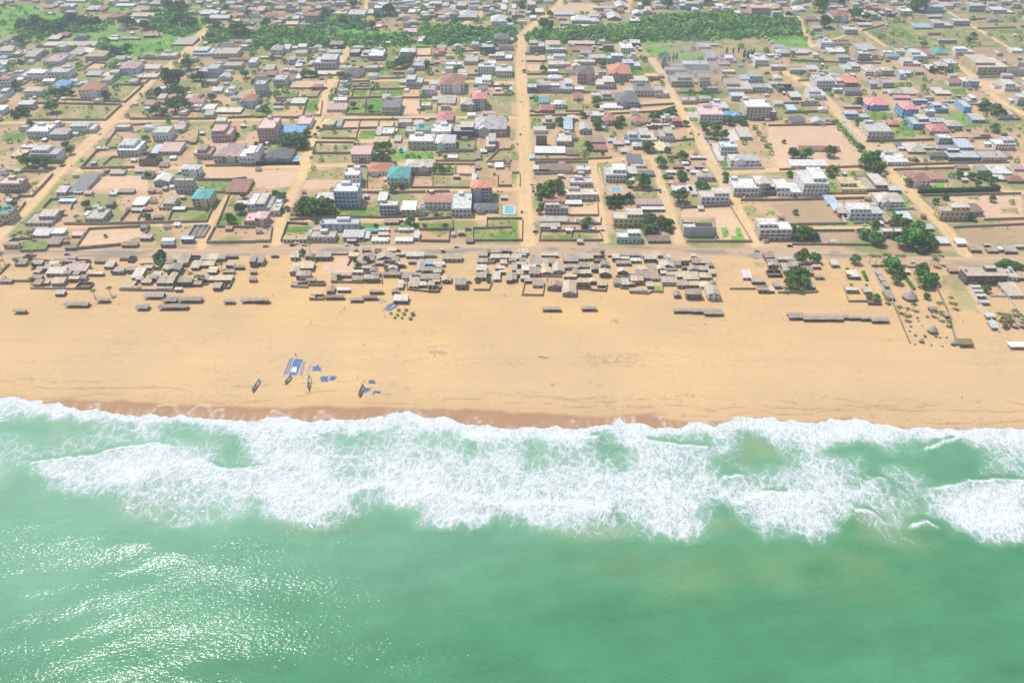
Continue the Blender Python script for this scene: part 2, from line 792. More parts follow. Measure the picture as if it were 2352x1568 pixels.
'C3': '''
1860 1960 110 85 55 s g n
1985 2060 60 50 40 s g n
2010 2068 115 95 70 s n n
2072 2110 115 95 45 s g n
2112 2168 105 80 55 s w n
2170 2225 120 95 45 s g n
2228 2290 120 100 50 s g n
2260 2352 75 60 38 f w g
90 255 195 170 150 s w g
120 275 265 235 205 s g k
0 88 240 220 175 s g k
290 400 320 270 225 t g k
400 480 260 250 230 s p n
60 120 440 420 375 s g n
0 50 480 465 430 s w n
0 130 335 310 265 u k k
380 430 450 430 390 s g k
430 510 355 345 335 f g g
580 650 245 220 180 s w g
740 840 350 340 270 f w c
715 830 480 450 430 f w n
880 950 490 480 430 s w g
920 1040 590 560 545 r n k
1000 1040 330 320 275 s g g
1030 1075 385 375 325 s g g
1060 1110 440 430 380 s g g
1090 1160 550 530 460 s k n
1800 2180 400 320 250 f c k B|wide dark walled building with teal corners behind a planted strip
2190 2285 370 330 260 f w w B
2290 2352 365 340 290 f g k
2200 2352 530 510 395 s c g B|big shed with a grey-beige tin roof at the end of the pale wall
1660 1750 300 280 250 s n n
1210 1300 310 290 250 f w g
1850 1920 410 395 380 s w g
1870 1950 450 435 415 s w g
1890 1970 490 475 450 s w g
1910 2000 530 515 490 s w g
1940 2030 590 575 550 s w g
2000 2080 720 705 670 s l g
2050 2110 820 800 740 s l g
190 322 725 705 650 t g n
325 520 740 722 665 t g n
530 680 740 720 665 t g n
682 735 725 715 675 t g n
740 790 728 718 680 t g n
800 850 728 718 680 t g n
855 945 735 720 685 t g n
950 1100 755 735 690 t n n
1480 1540 650 630 595 t g n
1620 1670 710 690 655 t g n
'''}
# ground patches: colour code then polygon
PATCH = {
'A0': '''F 0 60 230 40 560 140 870 180 1080 220 1060 330 700 330 600 380 0 370
F 600 380 1080 320 1650 330 1700 460 1600 480 1300 520 900 520 860 400
F 700 20 1100 60 1200 110 800 70
F 1000 60 1270 90 1260 130 1100 110
g 270 1100 400 970 1110 975 960 1105
g 1010 790 1310 790 1150 940 900 925
G 1100 710 1220 710 1200 775 1080 770
g 690 650 800 650 760 720 680 710
g 1680 800 1860 790 1860 840 1690 840
G 1000 580 1130 580 1100 610 990 610
F 1500 60 1850 80 1900 330 1500 330
F 1850 230 2352 310 2352 400 1880 400
s 800 590 970 590 950 630 790 630''',
'A1': '''F 0 260 500 270 1000 260 1360 300 1540 270 2352 260 2340 330 2180 420 1200 430 900 410 400 420 0 430
F 1530 200 1900 220 2000 260 1530 280
G 830 930 1000 920 990 1050 825 1050
G 1015 920 1160 910 1160 1050 1000 1050
G 890 840 1030 830 1025 885 885 880
G 1050 830 1195 825 1190 885 1045 885
G 1215 825 1360 820 1355 885 1210 885
g 1070 750 1320 750 1320 800 1070 800
G 1120 605 1290 600 1280 690 1130 680
g 1500 670 1730 665 1730 705 1560 705
G 1510 920 1660 915 1660 960 1510 970
G 435 1060 480 940 590 930 560 1060
G 160 840 380 830 370 890 150 890
G 1190 480 1310 475 1310 510 1190 510
g 750 780 890 780 880 815 750 815
g 200 1140 370 1140 370 1200 190 1200
g 2180 910 2352 910 2352 1050 2180 1030
G 2080 150 2160 150 2150 190 2070 185
G 30 1010 160 1000 150 1070 10 1070
g 1550 990 1660 990 1660 1045 1560 1045
s 1340 920 1500 920 1490 1050 1335 1050
s 800 1120 940 1120 930 1190 790 1190
s 965 1120 1120 1120 1115 1190 960 1190
s 1140 1115 1295 1115 1290 1190 1130 1190
s 300 750 640 740 600 810 320 800
s 1480 450 1610 440 1610 570 1480 570''',
'A2': '''F 100 330 200 270 900 230 1200 170 1400 130 2000 140 2352 170 2352 350 1700 370 1200 380 500 385 130 400
f 1200 385 1660 370 1780 560 1300 600
H 1200 440 1460 430 1470 490 1240 495
H 1490 510 1770 495 1780 540 1520 550
H 1210 390 1320 390 1320 420 1220 415
g 1480 465 1620 460 1620 485 1480 490
g 1660 370 2352 370 2352 490 1900 480
G 165 960 255 955 255 1025 165 1025
g 650 955 800 950 800 1010 660 1020
G 1520 830 1900 850 1910 890 1540 880
G 1610 1000 1700 985 1720 1060 1620 1060
G 175 1080 260 1080 270 1190 185 1190
G 1370 1010 1540 1010 1560 1070 1380 1070
G 1080 660 1300 600 1330 680 1100 720
g 1220 1040 1350 1040 1360 1080 1220 1080
G 400 1090 480 1090 480 1160 390 1160
G 150 720 240 720 230 760 150 760
g 440 880 550 870 550 940 450 940
r 400 80 550 20 800 50 760 130 600 120 450 95
s 130 520 300 510 300 560 130 565
s 140 600 310 590 310 650 140 655
s 1180 930 1480 910 1490 960 1180 975''',
'A3': '''F 0 330 330 320 370 380 380 440 200 430 0 380
G 380 310 680 300 730 340 560 350 420 350
q 860 290 1150 240 1380 400 1080 420
f 1130 190 1700 180 2352 400 2200 440 1500 450 1380 390
G 1060 170 1170 190 1400 400 1350 390
g 1830 140 2080 120 2100 170 1850 180
g 1880 210 2150 190 2250 260 1920 270
G 2100 280 2352 270 2352 320 2150 310
g 1600 330 1900 320 2000 400 1750 420
H 1650 1060 1860 1040 1970 1140 1760 1190
g 1970 1080 2352 1080 2352 1200 2000 1200
G 210 545 430 535 430 580 200 585
g 560 640 700 630 740 670 570 680
g 120 980 460 960 470 1010 300 1010 130 1020
G 800 1020 1150 1040 1180 1090 950 1110
G 1150 750 1270 760 1280 810 1170 810
g 150 1050 320 1040 330 1090 190 1090
G 1690 820 1810 810 1830 870 1720 870
s 1940 740 2150 740 2180 870 2050 870
G 530 840 600 840 600 900 530 900''',
'B0': '''G 1800 560 2100 545 2070 630 1800 630
g 640 140 830 130 780 200 660 190
G 0 170 70 100 260 110 200 190
G 200 1095 460 1090 420 1170 190 1170
G 2000 950 2040 830 2240 830 2220 950
G 1750 890 1920 810 1930 890
G 1900 470 1990 465 1980 525 1910 525
G 2110 700 2160 700 2160 770 2090 770
g 970 190 1080 150 1140 150 1060 200
G 2220 60 2352 20 2352 80 2220 90
g 2120 150 2230 110 2260 150 2130 190
s 1880 430 2352 420 2352 525 1890 530
g 1900 1110 2200 1110 2190 1140 1950 1140
s 830 490 1380 490 1340 620 760 610
s 720 1120 830 990 1330 970 1320 1040 1120 1110''',
'B1': '''g 600 80 920 80 920 110 600 115
G 950 80 1100 75 1100 145 940 145
g 540 210 880 205 870 280 530 275
g 520 300 870 290 860 385 500 385
g 480 450 830 425 820 520 470 520
H 1290 270 1640 270 1640 340 1290 340
G 1640 420 1820 410 1820 470 1640 475
g 1640 500 1850 510 1830 570 1640 580
G 740 800 1140 780 1140 860 760 860
G 260 960 480 950 470 1010 250 1010
G 970 930 1180 930 1170 980 980 985
G 1260 930 1800 920 1800 970 1270 980
G 2000 990 2352 990 2352 1070 2000 1075
g 2140 900 2352 900 2352 960 2140 960
g 2040 1100 2352 1095 2352 1120 2100 1130
g 2250 270 2352 265 2352 330 2150 350
s 0 440 380 440 340 600 0 600
s 470 530 810 530 800 610 420 620
g 390 690 540 680 530 750 450 740
s 1840 400 2010 400 2000 470 1835 475''',
'B2': '''G 0 900 90 910 90 1080 0 1080
G 265 1025 540 1025 540 1080 270 1080
g 550 1020 810 1020 810 1080 550 1080
g 1110 660 1340 640 1350 700 1120 700
s 1540 800 2010 790 2170 1090 1890 1090 1850 870 1560 870
H 1910 970 1970 960 2000 1050 1940 1060
H 2040 960 2110 960 2150 1090 2080 1090
H 2010 1050 2070 1040 2080 1090 2030 1090
G 1890 350 1970 350 1990 400 1910 410
g 630 260 770 270 760 320 620 320
G 1690 600 1890 570 1900 610 1720 640
P 1830 190 1950 200 2000 330 1900 350
P 1950 80 2080 60 2200 150 2000 170
G 1610 1060 1870 1060 1870 1090 1620 1090
g 1600 1110 2050 1100 2030 1140 1680 1140
g 1450 220 1700 180 1710 230 1480 260
G 0 270 80 270 80 340 0 350
g 100 960 150 1090 90 1100 95 1000
g 0 480 60 480 60 560 0 560
s 530 780 770 760 790 860 530 860''',
'B3': '''s 0 40 620 20 880 280 850 400 100 420 0 200
G 520 560 620 545 690 640 580 650
G 1150 30 1340 20 1340 130 1160 130
G 1780 0 2000 0 1960 50 1800 60
G 1090 820 1200 810 1240 880 1130 890
g 1150 460 1700 430 1780 510 1650 510 1300 490 1250 510
H 1500 565 1620 560 1620 600 1500 600
g 1400 700 1600 690 1580 770 1480 760
s 1640 690 2340 670 2352 880 1980 880
g 2130 790 2300 790 2310 840 2150 840
G 1830 690 1950 680 1940 705 1830 705
b 20 760 520 720 690 930 210 950
H 0 810 60 810 60 840 0 840
b 440 1010 790 1000 850 1090 470 1100
b 1720 990 2352 970 2352 1120 1880 1130
g 2050 0 2352 0 2352 90 2150 60
G 1390 210 1500 200 1530 260 1430 270
G 1670 190 1750 190 1790 250 1740 260
H 1240 700 1310 770 1250 780
g 70 470 170 470 150 510 60 500
s 900 190 1230 190 1180 260 1050 270
G 1850 690 1940 685 1940 705 1850 705''',
'C3': '''g 1580 330 1760 280 1840 460 1700 470 1610 420
d 1650 470 1840 460 1970 680 1780 620''',
'C2': '''H 1290 415 1375 415 1375 455 1290 450
a 300 60 460 62 430 92 330 92
a 540 62 860 72 850 100 680 104 560 85
a 2080 105 2280 118 2350 150 2230 168 2140 140
b 2220 190 2310 195 2300 240 2230 235''',
'C1': '''a 560 85 680 62 860 66 960 80 840 98 640 112
a 1780 70 1960 62 2100 75 2080 95 1860 92
s 690 150 870 150 860 300 560 300''',
'C0': '''a 820 100 1400 80 1420 105 900 120''',
}
ROADS = {  # name: width m, tile polyline
'beach_road':      (15, 'C0 -60 125 C0 800 118 C0 2000 95 C1 500 75 C1 1800 72 C2 400 85 C2 2200 108 C3 700 135 C3 1300 185 C3 2420 200'),
'diagonal_road':   (15, 'B0 -60 1060 B0 250 770 B0 420 570 B0 640 340 B0 860 150 A0 1020 1090 A0 1180 940 A0 1400 720 A0 1600 580 A0 1730 470 A0 1830 330 A0 1960 220'),
'winding_lane':    (9, 'B1 190 1110 B1 230 850 B1 330 660 B1 400 540 B1 440 400 B1 470 300 B1 520 190 B1 560 20 A1 590 1010 A1 640 880 A1 690 760 A1 740 610 A1 840 480 A1 820 440'),
'central_street':  (13, 'B2 150 1110 B2 120 800 B2 110 550 B2 130 370 B2 100 180 A2 110 1080 A2 100 900 A2 80 720 A2 75 560 A2 90 420 A2 75 340 A2 150 270 A2 240 200 A2 340 130 A2 430 50 A2 500 -30'),
'villa_street':    (8, 'B2 850 1090 B2 800 780 B2 760 560 B2 740 360'),
'back_street':     (9, 'B2 1530 1090 B2 1440 800 B2 1370 560 B2 1310 380 B2 1290 310'),
'slanting_street': (10, 'B2 2230 1120 B2 2040 720 B2 1900 480 B2 1770 260 B2 1660 70 A2 1560 1040 A2 1490 920 A2 1400 700 A2 1280 540'),
'outer_street':    (11, 'B3 1820 1210 B3 1640 990 B3 1400 740 B3 1150 490 B3 1000 300 B3 800 80 A3 660 1060 A3 590 960 A3 420 800 A3 100 640 A2 2250 600'),
'far_street':      (9, 'A3 2400 1080 A3 2100 910 A3 1950 770 A3 1740 580 A3 1480 640'),
'field_track':     (6, 'A3 2230 450 A3 1860 230 A3 1600 80'),
'field_lane':      (5, 'A3 1090 430 A3 850 270 A3 700 330 A3 400 430 A3 340 300 A3 270 140'),
'cross_street':    (7, 'B0 720 435 B0 1700 412 B1 0 415 B1 830 390 B1 2000 375'),
'lower_lane':      (6, 'B0 600 955 B0 1880 925 B0 1990 870 B0 2090 680'),
'shore_lane':      (7, 'B0 1850 1150 B0 1920 930 B0 2100 680'),
'hotel_lane':      (6, 'B1 290 910 B1 600 895 B1 1150 890 B1 1780 885 B1 2120 875 B2 100 880'),
'wall_lane':       (6, 'B1 960 632 B1 1980 615 B2 60 610'),
'plot_lane':       (7, 'B1 570 175 B1 1100 172 B1 1650 160'),
'middle_lane':     (6, 'A1 780 1085 A1 1660 1080 A2 80 1080'),
'upper_lane':      (6, 'A1 720 740 A1 1690 740 A1 2352 760'),
'side_lane':       (7, 'A0 -40 1130 A0 560 1125 A0 1180 1110 A1 -20 1100 A1 570 1095'),
'street_bend':     (8, 'B2 130 362 B2 800 352 B2 1310 320'),
'rise_lane':       (8, 'A2 130 1060 A2 850 1048 A2 1500 980 A2 1850 960'),
'school_lane':     (8, 'B2 1900 470 B3 0 440 B3 850 425'),
'hedge_lane':      (7, 'B3 1100 415 B3 2400 385'),
'garden_lane':     (7, 'B2 2040 700 B3 300 695 B3 950 670'),
'last_lane':       (7, 'B3 1390 650 B3 2400 640'),
'short_lane':      (6, 'B3 220 975 B3 910 965'),
'far_avenue':      (8, 'A1 990 200 A1 1010 100 A1 1030 -30'),
'far_side_street': (7, 'A1 1900 220 A1 2050 160 A1 2090 60'),
'edge_road':       (7, 'A2 1060 110 A2 1080 -30'),
}
WALLS = {
'A0': '''260 1110 970 1110 1120 970 330 955 130 1100
890 930 1150 945 1320 790 1060 785
600 920 880 930
780 630 870 580 980 590 960 630
1210 770 1330 775 1480 640
1880 680 1750 690 1600 690 1700 590
1190 1100 1900 1100 2352 1080
1350 910 1500 915
90 600 380 560
110 545 210 450''',
'A1': '''1160 900 845 910 820 1060 1160 1060
1000 1055 1010 910
1330 1050 1340 905 1660 900 1660 1055
1500 1050 1510 905
880 895 890 830 1520 820 1520 890
1040 890 1050 825
1200 890 1210 820
740 825 760 760 1050 750
1070 730 1370 720
780 1110 1660 1100
940 1200 955 1110
1120 1200 1130 1110
1300 1200 1310 1105
1475 1110 1475 1200
170 910 560 900 610 820 300 820
375 900 390 840
0 1085 370 1090 430 1070 470 930
440 1065 590 1070 610 930
1470 580 1470 440 1610 440 1610 520 1470 520
1200 580 1460 580
1900 480 2050 470 2050 430 1910 430
2000 800 2352 800
2170 880 2352 880
1890 700 2050 700 2050 660
1300 190 1600 190''',
'A2': '''130 570 310 570 310 500 120 500
140 690 560 690
140 860 560 860 780 850
160 1070 400 1065 870 1055
160 1030 280 1030 270 900
490 1030 650 1030 640 950
850 1055 1360 1030 1500 985
1170 980 1490 960
1500 830 1590 960 1840 940
1510 860 1920 860
540 400 770 395''',
'A3': '''200 560 660 580 1040 590
270 750 430 740
860 290 1120 225
1850 190 2100 170
1920 270 2260 260
110 960 460 950
150 1045 550 1030
0 1160 620 1150
580 970 660 1050 780 1170 w
1740 580 1930 720 2352 700 c''',
'B0': '''970 215 1100 35 1400 20
890 270 745 430 1240 420
890 270 960 240 1080 240
950 395 1030 325 1220 320
655 800 690 705 470 715 400 790
590 940 930 940 1900 915 1950 800 1700 800
930 930 1000 810
1110 910 1200 800
1270 900 1320 810
1550 900 1590 810
690 1170 820 985 1380 955 1340 1030
690 1170 1120 1130
190 1190 420 1180 470 1100
80 1110 130 1080 300 1075
1980 965 1900 1110 2352 1105
1990 965 2352 970
1990 960 2110 670
0 455 450 460
90 690 300 685 420 560 490 480
0 960 110 910 240 740
1810 535 2110 535 2270 520
1800 645 2080 650
1890 405 2352 400
1545 190 1810 190 1830 80''',
'B1': '''600 150 920 155 940 60 600 70
940 60 1290 55
520 290 880 290 905 190 550 190 520 290
840 410 1020 410 1020 610
970 650 1330 650 1560 645
1570 645 1780 640
1420 605 1980 605
1620 600 1620 480 2010 490 2020 390 1640 390
1830 480 1830 400
1410 490 1610 490
1650 360 2020 360 2010 270 1650 280
1840 260 2010 260 2010 160 1850 165
310 900 740 870 1140 880 1550 865
230 1100 290 930 480 940
1190 925 1380 915
1490 900 1800 880 1810 990 1500 990
1510 1095 1770 1100 1780 990
2352 970 1990 980 1990 1090 2352 1090
2120 965 2120 890 2352 890
2352 250 2230 260 2120 370 2352 360
2220 480 2220 590 2352 590
0 1100 130 1100 150 960 0 955
545 745 550 660''',
'B2': '''250 1090 260 1000 810 1010 830 1090 250 1090
540 1090 545 1010
250 930 810 940 815 870
780 730 790 860 520 860
0 1090 90 1090 95 890 0 890
210 350 630 345 920 330
205 480 720 470
210 375 700 370
1110 630 1370 630
800 430 850 660 w
1600 1100 2200 1100 2010 780
1870 1090 1850 900
1500 770 1560 790 2000 770
1720 80 1760 170 1830 290 1880 400 1930 430 2320 430 w
1490 180 1670 160 1650 80
0 470 70 470 70 590
2100 720 2352 720''',
'B3': '''0 720 540 710 930 700
20 950 310 940 720 935
210 1000 940 1000
220 1125 940 1130
790 1000 860 1080
900 180 1380 170 2040 150
650 0 890 180 w
1100 400 2140 370
1150 440 1710 425
1510 790 1390 680 1980 665 2320 660
1980 900 2352 890
1700 970 2352 940
100 440 870 410
510 660 700 660
940 680 1080 810 1340 800 w
780 930 1130 930 1060 840 w
540 690 720 930 c''',
'C0': '''0 310 90 220
120 375 280 375 470 190 300 180
280 440 690 445 790 320
1100 455 1600 465
1290 220 1410 215 1410 290''',
'C1': '''330 370 340 425 480 432
360 250 370 130 400 120
700 300 690 380 980 390
1000 300 1150 300 1160 400
1180 240 1300 255 1330 240
1380 370 1390 450 1580 470
1000 235 1090 240 1085 190
1340 380 1340 300 1430 300
1560 430 1700 440 1700 400
690 130 880 130
840 230 890 150
2000 455 2140 455 2170 380''',
'C2': '''0 200 90 210 95 300
100 310 150 320 155 260
270 330 460 335
320 340 325 455 465 460
600 440 690 445 700 345
710 400 715 455 860 465 875 400
950 330 1080 345
985 360 995 440 1080 445
1385 320 1500 330 1510 250
1090 480 1240 490 1290 470 1380 475 1380 400
1560 300 1550 200 1640 195
300 400 280 505 90 500 130 330
2000 445 2240 445
2250 430 2352 430
880 150 950 150
1380 415 1580 415''',
'C3': '''930 220 1000 370 1140 560 w
1140 560 1300 940
1540 420 1650 650 1730 960
940 235 1440 250
1760 250 1920 560 2000 660 2120 840 w
2150 410 2200 520 2340 700 w
2040 510 2190 515 w
90 480 370 480 460 470
690 430 740 560 910 560''',
}
TREES = {
'A0': '470 1045 120,1590 830 180,1620 900 120,1720 650 100,1430 1070 110,1600 1040 150,1700 1010 100,1500 1080 90,1560 980 80,1840 750 80,1780 750 70,2250 720 70,500 900 100,580 880 90,190 1060 90,140 1090 60,240 1070 70,150 830 90,190 595 50,980 500 80,1060 520 90,1160 490 80,1100 500 60,170 420 90,1170 1085 45,1950 940 80,1980 670 50,900 880 60,960 910 70,660 885 60,1450 880 70,2070 120 70,2280 160 60,200 280 110,320 275 120,430 320 120,560 290 120,660 240 120,780 260 110,880 250 90,1130 250 100,1200 270 100,1320 280 90,1550 120 110,1650 140 120,1620 240 120,1750 270 120,1450 250 90,1920 250 90,1990 280 80,2150 340 100,2250 350 100,2200 280 80,1930 370 70',
'A1': '1350 630 100,1290 640 80,1400 610 90,1420 660 60,780 730 70,840 735 60,1570 630 60,440 715 70,500 715 70,540 712 60,680 720 50,690 910 50,1230 150 100,1110 185 70,1200 130 80,800 235 80,570 255 80,620 150 80,700 145 60,90 255 80,1280 150 50,1110 815 50,1050 1030 60,890 1000 60,80 1030 70,110 1040 50,440 900 40,550 1000 40,280 1000 50,1830 235 60,2320 235 60,1060 275 80,900 75 70,1680 85 50',
'A2': '290 670 70,780 980 90,290 280 100,340 260 80,650 1090 60,1480 1060 70,1440 1065 60,1300 1120 90,1350 1085 70,1000 1150 80,960 1165 60,780 1195 80,440 1160 80,1220 570 50,610 945 50,830 625 60,110 670 35,350 165 60,640 140 40,690 145 40,190 165 60,90 105 80,1230 80 70,1430 80 90,1800 55 70,2000 1155 90,2110 1145 80,2130 1165 60,1770 1190 60',
'A3': '480 120 130,530 265 110,800 195 120,900 200 70,660 60 90,1390 115 140,1340 100 80,1660 700 70,490 660 45,1580 675 60,1510 675 60,2090 1065 110,2000 1010 90,1960 1020 80,2150 1080 80,840 970 80,1890 360 60,1850 395 60,1430 440 60,2030 340 40,2150 360 35,720 510 50,1190 490 40,830 1155 60,880 870 50,1060 1100 50,190 165 60,2010 40 80,650 1170 45,630 1140 45',
'B0': '240 420 115,350 415 105,430 430 100,790 800 75,1350 905 75,2210 845 115,2120 945 95,1340 180 70,600 250 70,640 300 70,560 400 60,330 175 50,270 45 60,510 340 40,2240 705 60,130 780 60,970 1058 32,1360 515 60,1940 720 60,1920 700 50,2080 375 60,2180 130 40,60 670 40,170 670 40',
'B1': '300 260 130,400 240 140,450 250 90,250 215 90,330 205 90,470 135 70,420 865 140,480 835 150,560 870 170,640 840 150,690 865 110,600 805 110,520 880 120,400 810 80,230 725 90,190 705 80,140 715 60,1120 280 100,1200 275 100,1160 350 80,1110 370 70,1210 365 60,900 365 50,980 370 60,1260 650 80,1180 620 50,1330 615 60,1380 610 50,1420 950 80,1470 970 50,1550 968 40,700 640 50,1270 140 50,1390 340 40,1500 340 40,1330 280 40,1740 340 40,1660 410 50,1700 455 60,1750 450 50,1270 400 50,1410 450 40,60 245 60,20 245 60,290 815 50,240 830 40,1740 970 50,1100 970 40,550 930 50,570 80 40,545 140 40',
'B2': '280 670 110,350 625 110,330 715 130,420 645 110,460 700 80,250 710 80,440 580 60,1210 615 130,1540 750 140,1260 950 130,1250 1000 120,1300 1030 100,1350 980 120,1410 985 100,1450 970 80,1240 1035 90 L,1450 1020 60,680 985 110,660 985 70,700 260 80,1250 275 110,1430 285 60,830 300 40,1570 365 100,1370 415 100,1560 525 90,1550 545 60,1460 365 50,1870 105 110,1770 75 70,1800 145 60,1940 165 90,1860 160 80,790 45 80,970 55 70,1060 530 70 L,1080 600 70 L,1720 620 80,1780 605 60,1960 515 60,1970 555 60,1600 40 60,1400 520 50,270 800 60,250 845 60,900 750 85 D,960 750 85 D,1020 745 85 D,1080 740 85 D,900 790 75 D,970 785 75 D,2230 70 50 L,2270 125 50 L,2310 175 50 L,2340 235 50 L',
'B3': '240 345 110,300 355 100,350 350 110,570 325 100,590 505 110,900 430 130,960 425 140,1020 460 120,1000 475 100,200 505 60,850 270 80,540 620 40,250 850 50,260 1080 120,330 1040 100,380 1085 130,420 1090 90,290 1100 90,990 1010 100,1000 1135 140,880 1070 110,1150 960 80,1190 930 90,1250 980 100,1300 1080 130,1370 1040 120,1400 985 80,1250 1165 140,1350 1165 190,1450 1150 150,1500 1180 110,1400 1200 120,1160 1080 70,1290 590 80,1870 905 80,2000 535 90,1870 530 70,1940 515 60,2060 580 80,1930 595 60,1750 520 70,1680 510 50,1350 365 50,2080 95 80,2290 375 50,145 195 40,1140 135 40,1540 760 60,1630 715 60,2240 755 50,2060 735 60,660 75 50 L,700 105 50 L,720 135 50 L,750 165 50 L,770 195 50 L,800 220 50 L,10 240 50 L,30 300 50 L',
'C0': '1470 200 110 D,1470 250 80,1440 285 50,1040 310 40,270 175 60',
'C1': '1010 205 60,910 190 50 L,940 265 70,430 140 60,530 195 50,760 360 50 L,1200 275 50 L,1250 235 50,1310 130 50,2030 385 50 L,2140 385 50,1290 260 50,1320 350 30',
'C2': '830 135 40',
'C3': '310 215 130,430 215 100,200 370 100,270 365 130,220 455 140,320 435 120,300 325 80,1130 290 140,1190 330 110,1180 400 90,1420 320 110,1400 360 110,1500 410 110,1440 440 130,1520 385 80,1430 265 60,2200 275 120,2120 275 80,2280 262 70,800 220 90,1900 365 100,1960 365 90,2050 375 90,2000 480 80,1000 545 60,930 540 60,740 345 40,1460 540 60,2320 270 60',
}
CYPRESS = {'A2': '1385 635 30,1400 640 30,1440 575 20,1480 565 20,1510 550 18,1970 505 20,2030 495 16,2080 485 16,2130 540 25,2160 550 25,2190 530 22,2215 520 20'}
PALMS = {  # x, base y, crown-top y
'B0': '190 1050 1000,140 1080 1025,260 1060 1010,300 1080 1030,240 560 490,300 620 560,710 900 850,590 850 810,610 1060 1010,335 600 550',
'B1': '1580 875 820,1620 875 815,1650 870 810,1700 875 830,1770 875 835',
'C0': '40 205 105,10 245 175,150 215 160,290 385 335,870 515 445,1020 500 420,290 250 195,1720 285 200,2040 280 200,1820 375 310,1870 385 315,1380 335 280,300 130 85',
'C1': '500 110 5',
'C3': '925 215 120,985 215 130,1040 215 115,1080 215 120,1160 220 125,1210 215 125,1490 225 130,1560 215 130,1520 235 160,1190 655 595,1260 675 610,1320 635 570,1550 640 560,1560 725 660,1260 730 690,1660 565 510,1700 620 565,1500 690 640,1640 780 745,2090 725 655,2130 725 660,2180 735 670,2200 770 715,2290 740 670,2320 775 715,2250 680 630,2150 795 740,150 470 425,290 475 430,1080 570 530',
}
SAPLINGS = {
'C1': '1240 670 38,1300 685 42,1275 710 36,1340 712 36,1360 675 50,1420 720 48,1440 680 60,1380 640 44,1310 640 44',
'C3': '1310 790 30,1350 870 36,1440 880 40,1370 710 32,1580 890 26,1640 890 26,1350 950 24,1500 960 24,1600 970 24,1540 880 40,1460 700 40,1200 690 24,1380 740 22,1415 780 20,760 405 40,900 410 36,1300 830 26',
}
CARS = {'C1': '335 45 m,375 30 w,445 42 s,840 47 w,925 42 m,1845 60 s,90 55 n', 'C0': '620 130 b,240 152 t',
'C2': '60 110 w,2250 97 s', 'C3': '20 118 k,455 126 w,1325 202 w,200 52 k',
'B2': '185 575 w,190 600 s,195 635 m,2130 697 w,1020 355 w,1945 550 k,50 200 s,1640 105 k,215 1008 m,830 995 s',
'B3': '250 690 k,725 895 w,890 950 w,1015 217 w', 'B1': '145 190 w', 'A1': '900 605 k,260 1085 k,85 1090 k', 'A3': '2020 878 w,1970 848 w'}
PEOPLE = {'C1': '780 660,805 640,815 630,990 960,505 760,365 1055,155 500,1180 700,2250 500,2280 505,2292 505,1460 475',
'C0': '2250 130,2280 130,1097 583', 'C2': '810 515,700 1045,1775 775,1930 100', 'C3': '1790 745,1115 920,130 715,183 705,1785 150,1885 135,570 130,820 120'}
WOODS = {'A1': '0 280 120 262 560 255 650 310 640 425 0 435;1540 245 1900 255 2352 285 2352 405 2150 415 1540 395;560 110 850 190 1000 210 980 270 600 260;640 330 1100 340 1500 330 1520 400 1100 420 650 425',
'A2': '130 395 110 340 210 290 900 250 1200 190 1420 140 2000 140 2352 180 2352 345 1700 365 1200 378',
'A3': '0 180 270 190 330 325 0 335',
'A0': '150 240 600 210 880 190 930 270 500 335 200 330;1450 90 1700 110 1800 290 1600 335 1400 270;1850 210 2352 310 2352 385 1900 400;940 440 1150 430 1180 500 960 510'}
WOODS_G = '#'
import bpy, bmesh, math, random
import numpy as np
from mathutils import Vector, Matrix
R = math.radians
random.seed(7); rng = np.random.default_rng(7)
S = bpy.context.scene; COL = S.collection
# ---------------------------------------------------------------- view geometry
H, TH, F = 310.0, R(36.4), 1950.0
CT, ST = math.cos(TH), math.sin(TH)
def at(px, py, z=0.0):
    r, u = (px-1254)/F, (836-py)/F
    dy, dz = CT+u*ST, -ST+u*CT
    t = (z-H)/dz
    return r*t, dy*t
def height_at(Y, py):
    u = (836-py)/F
    return H + (Y/(CT+u*ST))*(-ST+u*CT)
def project(x, y, z=0.0):
    d = y*CT-(z-H)*ST; u = y*ST+(z-H)*CT
    return 1254+F*x/d, 836-F*u/d
OX = [0, 627, 1254, 1881]; OY = {'A': 0, 'B': 300, 'C': 590}; K = 3.751
def tp(tile, x, y): return OX[int(tile[1])]+x/K, OY[tile[0]]+y/K
def fp(t, x, y): return OX[t]+x/3.733, 950+y/3.733      # surf tiles
def metres_px(px, py):
    x, y = at(px, py); return (y*CT+H*ST)/F
# ---------------------------------------------------------------- noise
def vnoise(x, y, seed=0):
    xi, yi = np.floor(x).astype(np.int64), np.floor(y).astype(np.int64)
    fx, fy = x-xi, y-yi; fx, fy = fx*fx*(3-2*fx), fy*fy*(3-2*fy)
    def h(a, b):
        n = (a*374761393+b*668265263+seed*974634777) & 0xffffffff
        n = ((n ^ (n >> 13))*1274126177) & 0xffffffff
        return ((n ^ (n >> 16)) & 0xffff)/65535.0
    return (h(xi, yi)*(1-fx)+h(xi+1, yi)*fx)*(1-fy)+(h(xi, yi+1)*(1-fx)+h(xi+1, yi+1)*fx)*fy
def fbm(x, y, seed=0, o=4):
    s, a, t = 0, .5, 0
    for i in range(o): s = s+a*vnoise(x*2**i+17*i, y*2**i-9*i, seed+i); t += a; a *= .5
    return s/t
def sstep(a, b, x): t = np.clip((x-a)/(b-a), 0, 1); return t*t*(3-2*t)
def pip(x, y, P):
    ins = np.zeros(x.shape, bool); n = len(P)
    for i in range(n):
        (x1, y1), (x2, y2) = P[i], P[(i+1) % n]
        if y1 == y2: continue
        c = ((y1 > y) != (y2 > y)) & (x < (x2-x1)*(y-y1)/(y2-y1)+x1); ins ^= c
    return ins
